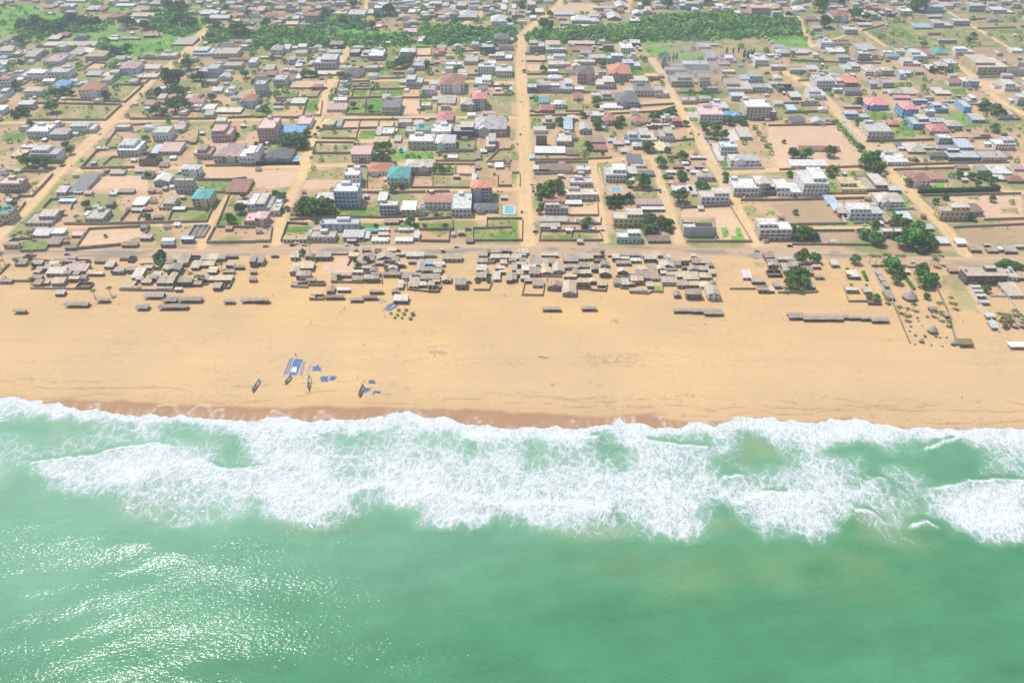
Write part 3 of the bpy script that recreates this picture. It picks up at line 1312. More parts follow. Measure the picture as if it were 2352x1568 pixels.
# ---------------------------------------------------------------- materials
def nodes(name):
    m = bpy.data.materials.new(name); m.use_nodes = True; nt = m.node_tree; nt.nodes.clear()
    out = nt.nodes.new('ShaderNodeOutputMaterial'); bs = nt.nodes.new('ShaderNodeBsdfPrincipled')
    nt.links.new(bs.outputs[0], out.inputs[0]); return m, nt, bs, out
def N(nt, kind, **kw):
    n = nt.nodes.new('ShaderNode'+kind)
    for k, v in kw.items():
        if hasattr(n, k): setattr(n, k, v)
        else: n.inputs[k.replace('_', ' ')].default_value = v
    return n
def L(nt, a, b): nt.links.new(a, b)
def math_n(nt, op, a, b=None, c=None, clamp=False):
    n = nt.nodes.new('ShaderNodeMath'); n.operation = op; n.use_clamp = clamp
    for i, v in enumerate((a, b, c)):
        if v is None: continue
        if hasattr(v, 'links'): nt.links.new(v, n.inputs[i])
        else: n.inputs[i].default_value = v
    return n.outputs[0]
def mixc(nt, fac, a, b, blend='MIX'):
    n = nt.nodes.new('ShaderNodeMix'); n.data_type = 'RGBA'; n.blend_type = blend
    for s, v in ((n.inputs[0], fac), (n.inputs[6], a), (n.inputs[7], b)):
        if hasattr(v, 'links'): nt.links.new(v, s)
        else: s.default_value = v if not isinstance(v, tuple) else (*v, 1)
    return n.outputs[2]
def ramp(nt, v, lo, hi):
    n = nt.nodes.new('ShaderNodeMapRange'); n.interpolation_type = 'SMOOTHSTEP'
    n.inputs[1].default_value, n.inputs[2].default_value = lo, hi
    nt.links.new(v, n.inputs[0]); return n.outputs[0]
def surface(name, col, dirt=.25, scale=.35, rough=.85, stripes=0, dark=None, jitter=.25, metal=0):
    """painted, plastered or roofed surface with stains of its own and a little change from piece to piece"""
    m, nt, bs, _ = nodes(name)
    tc = N(nt, 'TexCoord'); oi = N(nt, 'ObjectInfo')
    add = nt.nodes.new('ShaderNodeVectorMath'); add.operation = 'MULTIPLY_ADD'
    L(nt, oi.outputs['Random'], add.inputs[0]); add.inputs[1].default_value = (91, 57, 23); L(nt, tc.outputs['Object'], add.inputs[2])
    n1 = N(nt, 'TexNoise', Scale=scale, Detail=5.0, Roughness=.65); L(nt, add.outputs[0], n1.inputs['Vector'])
    f = ramp(nt, n1.outputs[0], .42, .72)
    d = dark or tuple(c*.45+.02 for c in col)
    c = mixc(nt, math_n(nt, 'MULTIPLY', f, dirt*2), col, d)
    if stripes:
        w = N(nt, 'TexNoise', Scale=1.0, Detail=2.0); mp = N(nt, 'Mapping'); mp.inputs['Scale'].default_value = (stripes, .12, .12)
        L(nt, add.outputs[0], mp.inputs[0]); L(nt, mp.outputs[0], w.inputs['Vector'])
        c = mixc(nt, math_n(nt, 'MULTIPLY', ramp(nt, w.outputs[0], .35, .65), .45), c, tuple(x*.55 for x in col))
    v = math_n(nt, 'MULTIPLY_ADD', oi.outputs['Random'], jitter*2, 1-jitter)
    hs = N(nt, 'HueSaturation'); L(nt, c, hs.inputs['Color']); L(nt, v, hs.inputs['Value'])
    L(nt, hs.outputs[0], bs.inputs['Base Color']); bs.inputs['Roughness'].default_value = rough; bs.inputs['Metallic'].default_value = metal
    bs.inputs['Specular IOR Level'].default_value = .25
    return m
PAL = {'w': (.78, .77, .74), 'g': (.52, .505, .475), 'k': (.21, .205, .20), 'c': (.68, .61, .50), 'y': (.66, .53, .30), 'p': (.64, .44, .40),
       'r': (.44, .22, .17), 'o': (.68, .30, .19), 'b': (.26, .46, .72), 't': (.13, .39, .37), 'n': (.33, .25, .185), 'l': (.52, .62, .70), 'm': (.20, .03, .03), 's': (.5, .51, .52), 'e': (.46, .60, .49), 'q': (.74, .31, .28)}
CN = {'w': 'white', 'g': 'grey', 'k': 'dark grey', 'c': 'cream', 'y': 'ochre', 'p': 'pink', 'r': 'red', 'o': 'orange', 'b': 'blue', 't': 'teal', 'n': 'brown', 'l': 'pale blue', 'm': 'maroon', 's': 'silver', 'e': 'pale green', 'q': 'coral red'}
WALLM = {k: surface('wall_'+CN[k].replace(' ', '_'), v, .18, .3, jitter=.12) for k, v in PAL.items()}
ROOFM = {k: surface('roof_'+CN[k].replace(' ', '_'), tuple(.86*q for q in v) if k in 'wc' else v, .42, .3, jitter=.22, dark=(.26, .24, .21) if k in 'wc' else None) for k, v in PAL.items()}
TINM = {k: surface('tin_'+CN[k].replace(' ', '_'), tuple(.88*q for q in v) if k in 'wc' else v, .42, .4, .6, stripes=1.1, dark=tuple(.55*a+.45*b for a, b in zip(v, (.22, .12, .07))), jitter=.25) for k, v in PAL.items()}
BEACHROOF = {'g': (.46, .395, .31), 's': (.46, .395, .31), 'c': (.60, .50, .37), 'k': (.36, .32, .27), 'n': (.42, .33, .25), 'y': (.66, .54, .36), 'w': (.66, .60, .50), 'p': (.62, .44, .40), 'b': (.25, .50, .72), 'r': (.42, .28, .20), 't': (.30, .28, .24), 'l': (.56, .60, .62)}
BTIN = {k: surface('shack_roof_'+k, v, .35, .45, .75, stripes=1.0, dark=tuple(.5*x for x in v), jitter=.18) for k, v in BEACHROOF.items()}
BWALL = {k: surface('shack_wall_'+k, v, .3, .6, jitter=.2) for k, v in {'g': (.42, .37, .31), 'k': (.20, .17, .14), 'n': (.33, .25, .18), 'c': (.52, .43, .32), 'y': (.55, .45, .30), 'w': (.70, .68, .63), 'l': (.55, .58, .60), 'r': (.34, .2, .14)}.items()}
THATCH = {'t': surface('thatch_grey', (.45, .385, .31), .5, 1.3, .95, stripes=2.0, jitter=.15), 'r': surface('thatch_rust', (.38, .26, .19), .4, 1.3, .95, stripes=2.0, jitter=.1)}
GLASS = surface('window_glass', (.06, .065, .07), .1, .5, .25, jitter=.4)
WOOD = surface('weathered_wood', (.24, .18, .13), .3, 1.5)
BLOCK = {'': surface('block_wall_grey', (.38, .31, .24), .35, .25, jitter=.25), 'w': surface('block_wall_white', (.66, .65, .62), .2, .25), 'c': surface('block_wall_cream', (.64, .58, .46), .2, .25)}
DARKM = surface('dark_paint', (.04, .04, .045), .1)
RUB = surface('tyre_rubber', (.03, .03, .03), .1)
# ---------------------------------------------------------------- object helpers
def tag(o, label=None, cat=None, group=None, kind=None):
    for k, v in (('label', label), ('category', cat), ('group', group), ('kind', kind)):
        if v: o[k] = v
    return o
def empty(name, loc=(0, 0, 0), rz=0):
    o = bpy.data.objects.new(name, None); COL.objects.link(o); o.location = loc; o.rotation_euler[2] = rz; o.empty_display_size = .5; return o
def mesh(name, vf, mat, parent=None, loc=(0, 0, 0), smooth=False):
    me = vf if isinstance(vf, bpy.types.Mesh) else bpy.data.meshes.new(name)
    if me is not vf:
        me.from_pydata(vf[0], [], vf[1]); 
        for m in (mat if isinstance(mat, list) else [mat]): me.materials.append(m)
        if smooth: me.shade_smooth()
        me.update()
    o = bpy.data.objects.new(name, me); COL.objects.link(o); o.location = loc
    if parent is not None: o.parent = parent
    return o
def box(x0, x1, y0, y1, z0, z1, top=True, bottom=True):
    v = [(x0, y0, z0), (x1, y0, z0), (x1, y1, z0), (x0, y1, z0), (x0, y0, z1), (x1, y0, z1), (x1, y1, z1), (x0, y1, z1)]
    f = [(0, 1, 5, 4), (1, 2, 6, 5), (2, 3, 7, 6), (3, 0, 4, 7)]
    if top: f.append((4, 5, 6, 7))
    if bottom: f.append((3, 2, 1, 0))
    return v, f
def ring(x0, x1, y0, y1, z0, z1, t, jag=0):
    v, f = [], []
    o = [(x0, y0), (x1, y0), (x1, y1), (x0, y1)]; i = [(x0+t, y0+t), (x1-t, y0+t), (x1-t, y1-t), (x0+t, y1-t)]
    for a in range(4):
        zz = z1-(random.random()*jag*(z1-z0) if jag else 0)
        v += [(*o[a], z0), (*o[a], zz), (*i[a], zz), (*i[a], z0)]
    for a in range(4):
        p, q = a*4, (a+1) % 4*4
        f += [(p, q, q+1, p+1), (p+1, q+1, q+2, p+2), (p+2, q+2, q+3, p+3)]
    return v, f
def hip(w, d, h, rise, ov=.5, t=.15):
    a, b = w/2+ov, d/2+ov
    if w >= d: r = [(-(a-b), 0), (a-b, 0)] if a-b > .3 else [(-.15, 0), (.15, 0)]
    else: r = [(0, -(b-a)), (0, b-a)]
    v = [(-a, -b, h), (a, -b, h), (a, b, h), (-a, b, h), (-a, -b, h+t), (a, -b, h+t), (a, b, h+t), (-a, b, h+t), (*r[0], h+t+rise), (*r[1], h+t+rise)]
    f = [(3, 2, 1, 0), (0, 1, 5, 4), (1, 2, 6, 5), (2, 3, 7, 6), (3, 0, 4, 7)]
    f += [(4, 5, 9, 8), (5, 6, 9), (6, 7, 8, 9), (7, 4, 8)] if w >= d else [(4, 5, 8), (5, 6, 9, 8), (6, 7, 9), (7, 4, 8, 9)]
    return v, f
def gable(w, d, h, rise, ov=.4, along_y=True, t=.12):
    a, b = w/2+ov, d/2+ov
    if along_y: pr = [(-a, h), (0, h+rise), (a, h), (a, h+t), (0, h+rise+t), (-a, h+t)]; v = [(x, y, z) for y in (-b, b) for x, z in pr]
    else: pr = [(-b, h), (0, h+rise), (b, h), (b, h+t), (0, h+rise+t), (-b, h+t)]; v = [(x, y, z) for x in (a, -a) for y, z in pr]
    f = [(0, 1, 4, 5), (1, 2, 3, 4), (11, 10, 7, 6), (10, 9, 8, 7)]
    f += [(i, (i+1) % 6 if 0 else (i+1) % 6, (i+1) % 6+6, i+6)[::-1] for i in range(6)]
    return v, f
def gwall(w, d, h, rise, along_y=True):
    v, f = box(-w/2, w/2, -d/2, d/2, 0, h, top=False)
    if along_y:
        v += [(0, -d/2, h+rise), (0, d/2, h+rise)]; f[0] = (0, 1, 5, 8, 4); f[2] = (2, 3, 7, 9, 6)
    else:
        v += [(w/2, 0, h+rise), (-w/2, 0, h+rise)]; f[1] = (1, 2, 6, 8, 5); f[3] = (3, 0, 4, 9, 7)
    return v, f
def slab(w, d, h, drop, ov=.35, t=.12, seg=5):
    """thin roof sheet sloping to the front by DROP, a little uneven"""
    v, f = [], []; a, b = w/2+ov, d/2+ov
    for s in (0, 1):
        for j in range(2):
            for i in range(seg+1):
                x = -a+2*a*i/seg; y = -b if j == 0 else b
                v.append((x, y, h+(0 if j == 0 else drop)+s*t+(wob[i % 7] if seg > 1 else 0)))
    n = seg+1
    for i in range(seg):
        f.append((2*n+i, 2*n+i+1, 3*n+i+1, 3*n+i)); f.append((n+i, n+i+1, i+1, i))
        f.append((i, i+1, 2*n+i+1, 2*n+i)); f.append((n+i+1, n+i, 3*n+i, 3*n+i+1))
    f.append((seg, n+seg, 3*n+seg, 2*n+seg)); f.append((n, 0, 2*n, 3*n))
    return v, f
wob = [0, .05, -.04, .06, -.05, .03, -.02]
def cyl(r0, r1, z0, z1, n=10):
    v = [(r*math.cos(2*math.pi*i/n), r*math.sin(2*math.pi*i/n), z) for r, z in ((r0, z0), (r1, z1)) for i in range(n)]
    f = [(i, (i+1) % n, n+(i+1) % n, n+i) for i in range(n)]+[tuple(range(n-1, -1, -1)), tuple(range(n, 2*n))]
    return v, f
def smesh(name, vf, mat, smooth=False):
    me = bpy.data.meshes.new(name); me.from_pydata(vf[0], [], vf[1]); me.materials.append(mat)
    if smooth: me.shade_smooth()
    return me
def copy_tree(o, parent=None):
    c = o.copy(); COL.objects.link(c)
    if parent is not None: c.parent = parent
    for ch in KIDS.get(o.name, []): copy_tree(ch, c)
    return c
KIDS = {}
def protos(root): 
    for o in bpy.data.objects:
        if o.parent is not None and (o.parent == root or (o.parent.parent == root)): KIDS.setdefault(o.parent.name, []).append(o)
# ---------------------------------------------------------------- labels
ROAD_PX = {}
for nm, (w_, s_) in ROADS.items():
    t_ = s_.split(); ROAD_PX[nm] = [tp(t_[i], float(t_[i+1]), float(t_[i+2])) for i in range(0, len(t_), 3)]
def road_x(nm, py):
    P = sorted(ROAD_PX[nm], key=lambda p: p[1])
    return float(np.interp(py, [p[1] for p in P], [p[0] for p in P]))
STREETS = ['diagonal_road', 'winding_lane', 'central_street', 'slanting_street', 'outer_street']
SN = ['diagonal road', 'winding lane', 'central street', 'slanting street', 'outer street']
CLUST = [(0, 285), (285, 590), (590, 1165), (1165, 1495), (1495, 1800), (1800, 2030), (2030, 2600)]
CLN = ['first', 'second', 'third', 'fourth', 'fifth', 'sixth', 'seventh']
ONES = 'zeroth first second third fourth fifth sixth seventh eighth ninth tenth eleventh twelfth thirteenth fourteenth fifteenth sixteenth seventeenth eighteenth nineteenth'.split()
TENS = {2: ('twenty', 'twentieth'), 3: ('thirty', 'thirtieth'), 4: ('forty', 'fortieth'), 5: ('fifty', 'fiftieth'), 6: ('sixty', 'sixtieth'), 7: ('seventy', 'seventieth'), 8: ('eighty', 'eightieth'), 9: ('ninety', 'ninetieth')}
def ordw(n):
    if n < 20: return ONES[n]
    a, b = divmod(n, 10); return TENS[a][1] if b == 0 else TENS[a][0]+'-'+ONES[b]
def beach_line(px): return float(np.interp(px, [0, 1250, 1900, 2200, 2508], [622, 612, 626, 640, 648]))
QUEUE = []
def queue(o, phrase, px, py):
    if py > beach_line(px):
        if py > 770 and px < 2000: z = ('sand',); tail = ('on the open sand', 'along the open sand from the boats end'); key = px
        else:
            c = next(i for i, (a, b) in enumerate(CLUST) if px < b); z = ('c', c)
            tail = (f'below beach road, {CLN[c]} shack cluster from left', f'down from beach road, {CLN[c]} shack cluster from left'); key = py+px*.001
    else:
        xs = [road_x(s, py) for s in STREETS]; c = sum(px > x for x in xs)
        b = 0 if py < 112 else 1 if py < 300 else 2 if py < 450 else 3
        bn = ['far outskirts', 'upper town', 'mid-town', 'lower town'][b]; z = (c, b)
        if c == 0: tail = (f'outward of the diagonal road, {bn}', f'out from the diagonal road, {bn}'); key = xs[0]-px
        elif c == 5: tail = (f'outward of the outer street, {bn}', f'out from the outer street, {bn}'); key = px-xs[4]
        else: tail = (f'between {SN[c-1]} and {SN[c]}, {bn}', f'from {SN[c-1]} to {SN[c]}, {bn}'); key = px-xs[c-1]
    QUEUE.append((o, phrase, z, tail, key))
def flush_labels():
    g = {}
    for q in QUEUE: g.setdefault((q[1], q[2]), []).append(q)
    for (ph, z), qs in g.items():
        if len(qs) == 1: qs[0][0]['label'] = f'{ph} {qs[0][3][0]}'
        else:
            for i, q in enumerate(sorted(qs, key=lambda q: q[4])): q[0]['label'] = f'{ordw(i+1)} {ph} {q[3][1]}'
# ---------------------------------------------------------------- shoreline
SHORE = [(0, [(0, 95), (60, 80), (160, 92), (210, 105), (290, 118), (380, 112), (400, 155), (470, 140), (545, 125), (580, 170), (680, 185), (740, 210), (880, 195), (905, 215), (980, 215), (1100, 240), (1280, 262), (1370, 225), (1440, 250), (1560, 275), (1660, 240), (1700, 265), (1900, 275), (2100, 290)]),
 (1, [(0, 310), (110, 270), (280, 260), (370, 290), (520, 310), (700, 285), (800, 300), (1000, 290), (1090, 262), (1180, 258), (1250, 230), (1340, 220), (1390, 200), (1450, 240), (1540, 270), (1720, 262), (1830, 300), (1900, 335), (2130, 335), (2200, 365)]),
 (2, [(0, 385), (150, 350), (300, 375), (410, 345), (470, 375), (640, 370), (830, 335), (920, 330), (980, 275), (1030, 320), (1200, 330), (1300, 365), (1540, 365), (1620, 315), (1750, 315), (1860, 360), (1890, 330), (1990, 300), (2050, 262), (2200, 280)]),
 (3, [(0, 265), (60, 270), (110, 310), (220, 295), (420, 325), (520, 310), (580, 280), (700, 300), (760, 290), (830, 278), (900, 300), (980, 330), (1100, 335), (1180, 365), (1300, 380), (1340, 360), (1450, 357), (1520, 380), (1620, 368), (1780, 385), (1900, 365), (2040, 370), (2150, 378), (2220, 360), (2341, 382), (2600, 390)])]
WET = [(0, [(0, 90), (400, 122), (600, 115), (900, 120), (1300, 140), (1600, 150), (1950, 185)]), (1, [(0, 190), (300, 175), (700, 165), (1200, 185), (1500, 190), (1900, 210)]), (2, [(0, 240), (300, 235), (600, 270), (900, 260), (1300, 230), (1400, 290), (1700, 300), (1880, 320), (2000, 295)]), (3, [(0, 258), (110, 295), (420, 312), (560, 275), (760, 275), (1200, 350), (1500, 365), (1800, 370), (2341, 365), (2600, 370)])]
ZS = -1.5
def wline(data, z):
    P = [at(*fp(t, x, y), z) for t, L_ in data for x, y in L_]; P.sort()
    return np.array([p[0] for p in P]), np.array([p[1] for p in P])
SX, SY = wline(SHORE, ZS); WX, WY = wline(WET, ZS*.7)
def shore_y(x): return np.interp(x, SX, SY)+(fbm(np.asarray(x)*.35, np.asarray(x)*0+3, 5, 3)-.5)*2.2
def land_z(x, y):
    d = y-np.interp(x, SX, SY)
    return np.where(d > 0, ZS*(1-sstep(0, 32, d)), ZS+.1*d)
# ---------------------------------------------------------------- land: one sheet of terrain, split by what covers it
def srcpoly(tile, nums): return [tp(tile, nums[i], nums[i+1]) for i in range(0, len(nums), 2)]
def ax(*parts): return np.unique(np.concatenate([np.asarray(p, float) for p in parts]).round(3))
gx = ax(np.arange(-3600, -920, 120), np.arange(-920, 920.1, 1.75), np.arange(1000, 3601, 120))
gy = ax(np.arange(250, 335, 4), np.arange(335, 420, .8), np.arange(420, 560, 1.1), np.arange(560, 1345, 1.75), np.arange(1345, 6000, 90))
X, Y = np.meshgrid(gx, gy); X = X.ravel(); Y = Y.ravel()
PX, PY = project(X, Y)
Z = land_z(X, Y)
jx, jy = (fbm(X*.12, Y*.12, 31, 3)-.5)*5, (fbm(X*.12, Y*.12, 41, 3)-.5)*5
n1, n2, n3 = fbm(X*.02, Y*.02, 1), fbm(X*.15, Y*.15, 2), fbm(X*.6, Y*.6, 3, 2)
C = np.empty((X.size, 3)); cls = np.zeros(X.size, np.int8)
BL = np.interp(PX, [0, 1250, 1900, 2200, 2508], [622, 612, 626, 640, 648])
beach = PY > BL
soil = np.array([.52, .345, .205]); sand = np.array([.595, .402, .205])
C[:] = soil
C = C*(1+(n1[:, None]-.5)*.45)
gf = sstep(.45, .62, fbm(X*.04, Y*.04, 9, 5)+.10*sstep(900, 200, PX)*sstep(350, 100, PY)); C = C*(1-gf[:, None]*.75)+np.array([.20, .26, .08])*gf[:, None]*.75
far = sstep(260, 60, PY); C = C*(1-far[:, None]*.35)+np.array([.17, .20, .10])*far[:, None]*.35
# the open sand, with long low tracks along the shore
trk = vnoise(X*.012+.3*n1, Y*.33, 61)*.6+vnoise(X*.03, Y*1.1, 62)*.4
sc = (sand+(np.array([.01, .0, -.02])*sstep(.35, .7, n1)[:, None])+np.array([.0, .008, .022])*sstep(470, 400, Y)[:, None])*(1+(n1[:, None]-.5)*.18+(trk[:, None]-.5)*.07+(n3[:, None]-.5)*.05)
tb = sstep(BL-16, BL+8, PY+ (n2-.5)*20)[:, None]
C = C*(1-tb)+sc*tb; cls[beach] = 1
lowtown = (sstep(BL-25, BL+10, PY)*(1-sstep(BL+45, BL+85, PY))*sstep(.45, .7, n2))[:, None]
C = C*(1-lowtown*.25)+np.array([.42, .28, .17])*lowtown*.25
AIDX = []
COLR = {'G': (.11, .235, .035), 'g': (.26, .27, .09), 'H': (.17, .36, .055), 's': (.62, .43, .275), 'r': (.57, .42, .26), 'f': (.36, .30, .16), 'q': (.17, .19, .07), 'b': (.42, .30, .18), 'P': (.60, .56, .50), 'd': (.42, .36, .17), 'F': (.14, .33, .055), 'a': (.27, .245, .215)}
for tile, txt in PATCH.items():
    for ln in txt.split('\n'):
        k, *nums = ln.split(); P = srcpoly(tile, [float(v) for v in nums])
        x0, x1 = min(p[0] for p in P)-8, max(p[0] for p in P)+8; y0, y1 = min(p[1] for p in P)-8, max(p[1] for p in P)+8
        idx = np.where((PX > x0) & (PX < x1) & (PY > y0) & (PY < y1))[0]
        if not idx.size: continue
        W = [at(*p) for p in P]
        jj = .5 if k in 'HP' else 1.0
        m = pip(X[idx]+jx[idx]*jj, Y[idx]+jy[idx]*jj, W); idx = idx[m]
        c = np.array(COLR[k])
        if k in 'Gg':
            mixv = sstep(.35, .7, n2[idx]*.6+fbm(X[idx]*.05, Y[idx]*.05, 77)*.4)[:, None]
            other = np.where((n3[idx]+n2[idx] > 1.12)[:, None], np.array((.40, .32, .17)), np.array((.22, .27, .06))) if k == 'G' else np.array((.46, .34, .20))
            c = c*(1-mixv*.8)+other*mixv*.8
        if k == 'F':
            mixv = sstep(.4, .65, fbm(X[idx]*.03, Y[idx]*.03, 78))[:, None]; c = c*(1-mixv*.7)+np.array((.25, .36, .08))*mixv*.7; mv = sstep(.5, .7, fbm(X[idx]*.09, Y[idx]*.09, 79))[:, None]*.7; c = c*(1-mv)+np.array((.085, .20, .04))*mv
        if k == 'f':
            b = (np.floor(X[idx]/14)+3*np.floor(Y[idx]/10)) % 5; c = np.where((b < 2)[:, None], np.array((.22, .26, .09)), c)
        if k == 'q': c = np.where((vnoise(X[idx]*.4, Y[idx]*.12, 5) > .5)[:, None], c, np.array((.30, .29, .12)))
        C[idx] = c*(1+(n3[idx][:, None]-.5)*.3+(n1[idx][:, None]-.5)*.2)
        if k in 'GgHqfdF': cls[idx] = 2
        elif k in 'Psbr': cls[idx] = 4
        elif k == 'a': AIDX.append((idx, C[idx].copy()))
roadmask = np.zeros(X.size, bool)
for nm, (wd, _) in ROADS.items():
    P = [at(*p) for p in ROAD_PX[nm]]; best = None
    for (ax_, ay_), (bx_, by_) in zip(P, P[1:]):
        w2 = wd/2+3
        idx = np.where((X > min(ax_, bx_)-w2) & (X < max(ax_, bx_)+w2) & (Y > min(ay_, by_)-w2) & (Y < max(ay_, by_)+w2))[0]
        dx, dy = bx_-ax_, by_-ay_; t = np.clip(((X[idx]-ax_)*dx+(Y[idx]-ay_)*dy)/(dx*dx+dy*dy), 0, 1)
        ex, ey = X[idx]-ax_-t*dx, Y[idx]-ay_-t*dy; dist = np.hypot(ex, ey)+(n2[idx]-.5)*3
        f = (1-sstep(wd/2-1.0, wd/2+1.5, dist))
        off = np.abs(dist-wd*.22); rut = np.exp(-(off/.8)**2)
        c = np.array([.62, .43, .225])*(1+(n1[idx][:, None]-.5)*.25+rut[:, None]*.12+(n3[idx][:, None]-.5)*.16+(n2[idx][:, None]-.5)*.2)
        if nm == 'beach_road':
            c = np.array([.50, .35, .22])*(1+(trk[idx][:, None]-.5)*.35)
            wetp = sstep(.60, .72, fbm(X[idx]*.02, Y[idx]*.16, 88, 3))[:, None]; c = c*(1-wetp*.75)+np.array([.24, .21, .18])*wetp*.75
        if nm in ('villa_street', 'back_street', 'slanting_street'):
            g_ = (sstep(.5, .75, n2[idx])*.5)[:, None]; c = c*(1-g_)+np.array([.52, .47, .40])*g_
        C[idx] = C[idx]*(1-f[:, None])+c*f[:, None]; k = idx[f > .5]; cls[k] = 3; roadmask[k] = True
for idx, c in AIDX:
    f = (sstep(.25, .5, n2[idx])*.85)[:, None]; C[idx] = C[idx]*(1-f)+c*f; cls[idx] = 3
# wet band, damp band and wrack lines above the swash
sy = np.interp(X, SX, SY); wy = np.interp(X, WX, WY); near = Y < sy+75
d = Y-sy; dw = Y-wy-(fbm(X*.06, X*0, 3, 3)-.5)*5
damp = ((1-sstep(0, 14, dw))*near)[:, None]; C = C*(1-damp*.35)+np.array([.50, .32, .17])*damp*.35
wet = ((1-sstep(-.8, 2.2, dw))*near)[:, None]; C = C*(1-wet)+np.array([.40, .235, .13])*wet
film = (np.clip(1-d/9, 0, 1)*sstep(.45, .75, vnoise(X*.5, Y*.06, 15))*near*(wet[:, 0] > .3))[:, None]; C = C*(1-film*.35)+np.array([.66, .56, .48])*film*.35
for o_, a_, s_, th in ((6, 3.0, 21, .42), (13, 3.5, 22, .40), (19, 5, 24, .5)):
    ln = wy+o_+(fbm(X*.022, X*0+s_, s_, 6)-.5)*a_*3.4
    k = np.exp(-((Y-ln)/.42)**2)*sstep(th, th+.12, fbm(X*.09, X*0+1, s_+50, 3))*near
    C = C*(1-k[:, None]*.5)+np.array([.22, .14, .09])*k[:, None]*.5
    k = sstep(.70, .78, vnoise(X*.7, Y*.9, s_))*np.exp(-((Y-ln-1.2)/1.6)**2)*sstep(.5, .65, vnoise(X*.05, X*0+4, s_))*near
    C = C*(1-k[:, None]*.4)+np.array([.22, .14, .09])*k[:, None]*.4
ARCS = [(0, 'A', (1370, 235, 1450, 165, 1530, 150, 1600, 165, 1640, 250)), (0, 'A', (1690, 250, 1800, 170, 1850, 155, 1910, 180, 1945, 260)), (0, 'A', (1940, 240, 1990, 200, 2030, 190, 2040, 270)), (0, 'A', (800, 200, 860, 150, 895, 140, 905, 200)), (1, 'A', (105, 260, 160, 200, 220, 230, 300, 260)), (1, 'A', (520, 290, 600, 200, 620, 240, 700, 280)), (2, 'A', (910, 330, 950, 280, 1010, 265, 1030, 310)), (2, 'A', (1100, 260, 1120, 330)), (2, 'A', (550, 290, 585, 350)), (2, 'A', (1280, 245, 1350, 270, 1410, 350)), (2, 'A', (1770, 300, 1880, 350)), (1, 'A', (690, 240, 705, 300)), (1, 'A', (1500, 230, 1540, 270)), (1, 'A', (2020, 270, 2060, 330))]
for t_, _, q in ARCS:
    P = [at(*fp(t_, q[i], q[i+1]), ZS) for i in range(0, len(q), 2)]
    for (ax_, ay_), (bx_, by_) in zip(P, P[1:]):
        idx = np.where((X > min(ax_, bx_)-3) & (X < max(ax_, bx_)+3) & (Y > min(ay_, by_)-3) & (Y < max(ay_, by_)+3))[0]
        dx, dy = bx_-ax_, by_-ay_; t = np.clip(((X[idx]-ax_)*dx+(Y[idx]-ay_)*dy)/(dx*dx+dy*dy), 0, 1)
        f = np.exp(-(np.hypot(X[idx]-ax_-t*dx, Y[idx]-ay_-t*dy)/.55)**2)[:, None]*.42
        C[idx] = C[idx]*(1-f)+np.array([.78, .74, .70])*f
# dents, their shade put into the colour, and small stains on the dry sand
for tile, cx, cy, rx, ry, n in (('C2', 900, 1090, 330, 80, 70), ('C1', 1670, 1010, 80, 45, 22), ('C0', 600, 1080, 600, 50, 14), ('C1', 1100, 1100, 1000, 60, 20), ('C2', 540, 1320, 700, 40, 10)):
    for _ in range(n):
        px, py = tp(tile, cx+random.gauss(0, .5)*rx, cy+random.gauss(0, .5)*ry); x, y = at(px, py); r = random.uniform(.6, 1.9)
        idx = np.where((np.abs(X-x) < r*3) & (np.abs(Y-y) < r*2))[0]
        f = np.exp(-((X[idx]-x)/r)**2-((Y[idx]-y)/(r*.6))**2)[:, None]*random.uniform(.15, .5); C[idx] = C[idx]*(1-f)+np.array([.30, .19, .12])*f
bm_ = (cls == 1)&(Y < 560)
sp = sstep(.70, .86, vnoise(X*.75, Y*.75, 91))*sstep(.35, .6, fbm(X*.03, Y*.05, 92))*bm_; C *= (1-.13*sp)[:, None]  # small dents all over, their shade painted as darker specks
for k_ in range(9):
    ln = 395+k_*13+(fbm(X*.006, X*0+k_, 93+k_, 3)-.5)*40; t_ = (np.exp(-((Y-ln)/.8)**2)+np.exp(-((Y-ln-2.2)/.8)**2))*bm_*sstep(.42, .55, vnoise(X*.012, X*0+k_, 95)); C *= (1-.04*t_)[:, None]
C = np.clip(C, .01, .9)
def field_material(name, rough, bump, grass=False):
    m, nt, bs, _ = nodes(name); a = N(nt, 'Attribute', attribute_name='tint'); tc = N(nt, 'TexCoord')
    n = N(nt, 'TexNoise', Scale=.8, Detail=6.0, Roughness=.7); L(nt, tc.outputs['Object'], n.inputs['Vector'])
    hs = N(nt, 'HueSaturation'); L(nt, a.outputs['Color'], hs.inputs['Color']); L(nt, math_n(nt, 'MULTIPLY_ADD', n.outputs[0], .9 if grass else .36, .55 if grass else .82), hs.inputs['Value'])
    L(nt, hs.outputs[0], bs.inputs['Base Color']); bs.inputs['Roughness'].default_value = rough; bs.inputs['Specular IOR Level'].default_value = .15
    b = N(nt, 'Bump', Strength=.6, Distance=bump); L(nt, n.outputs[0], b.inputs['Height']); L(nt, b.outputs[0], bs.inputs['Normal'])
    return m
nx, ny = gx.size, gy.size
ii = (np.arange(ny-1)[:, None]*nx+np.arange(nx-1)[None, :]).ravel()
Q = np.stack([ii, ii+1, ii+1+nx, ii+nx], 1)
fc = cls[Q[:, 0]]
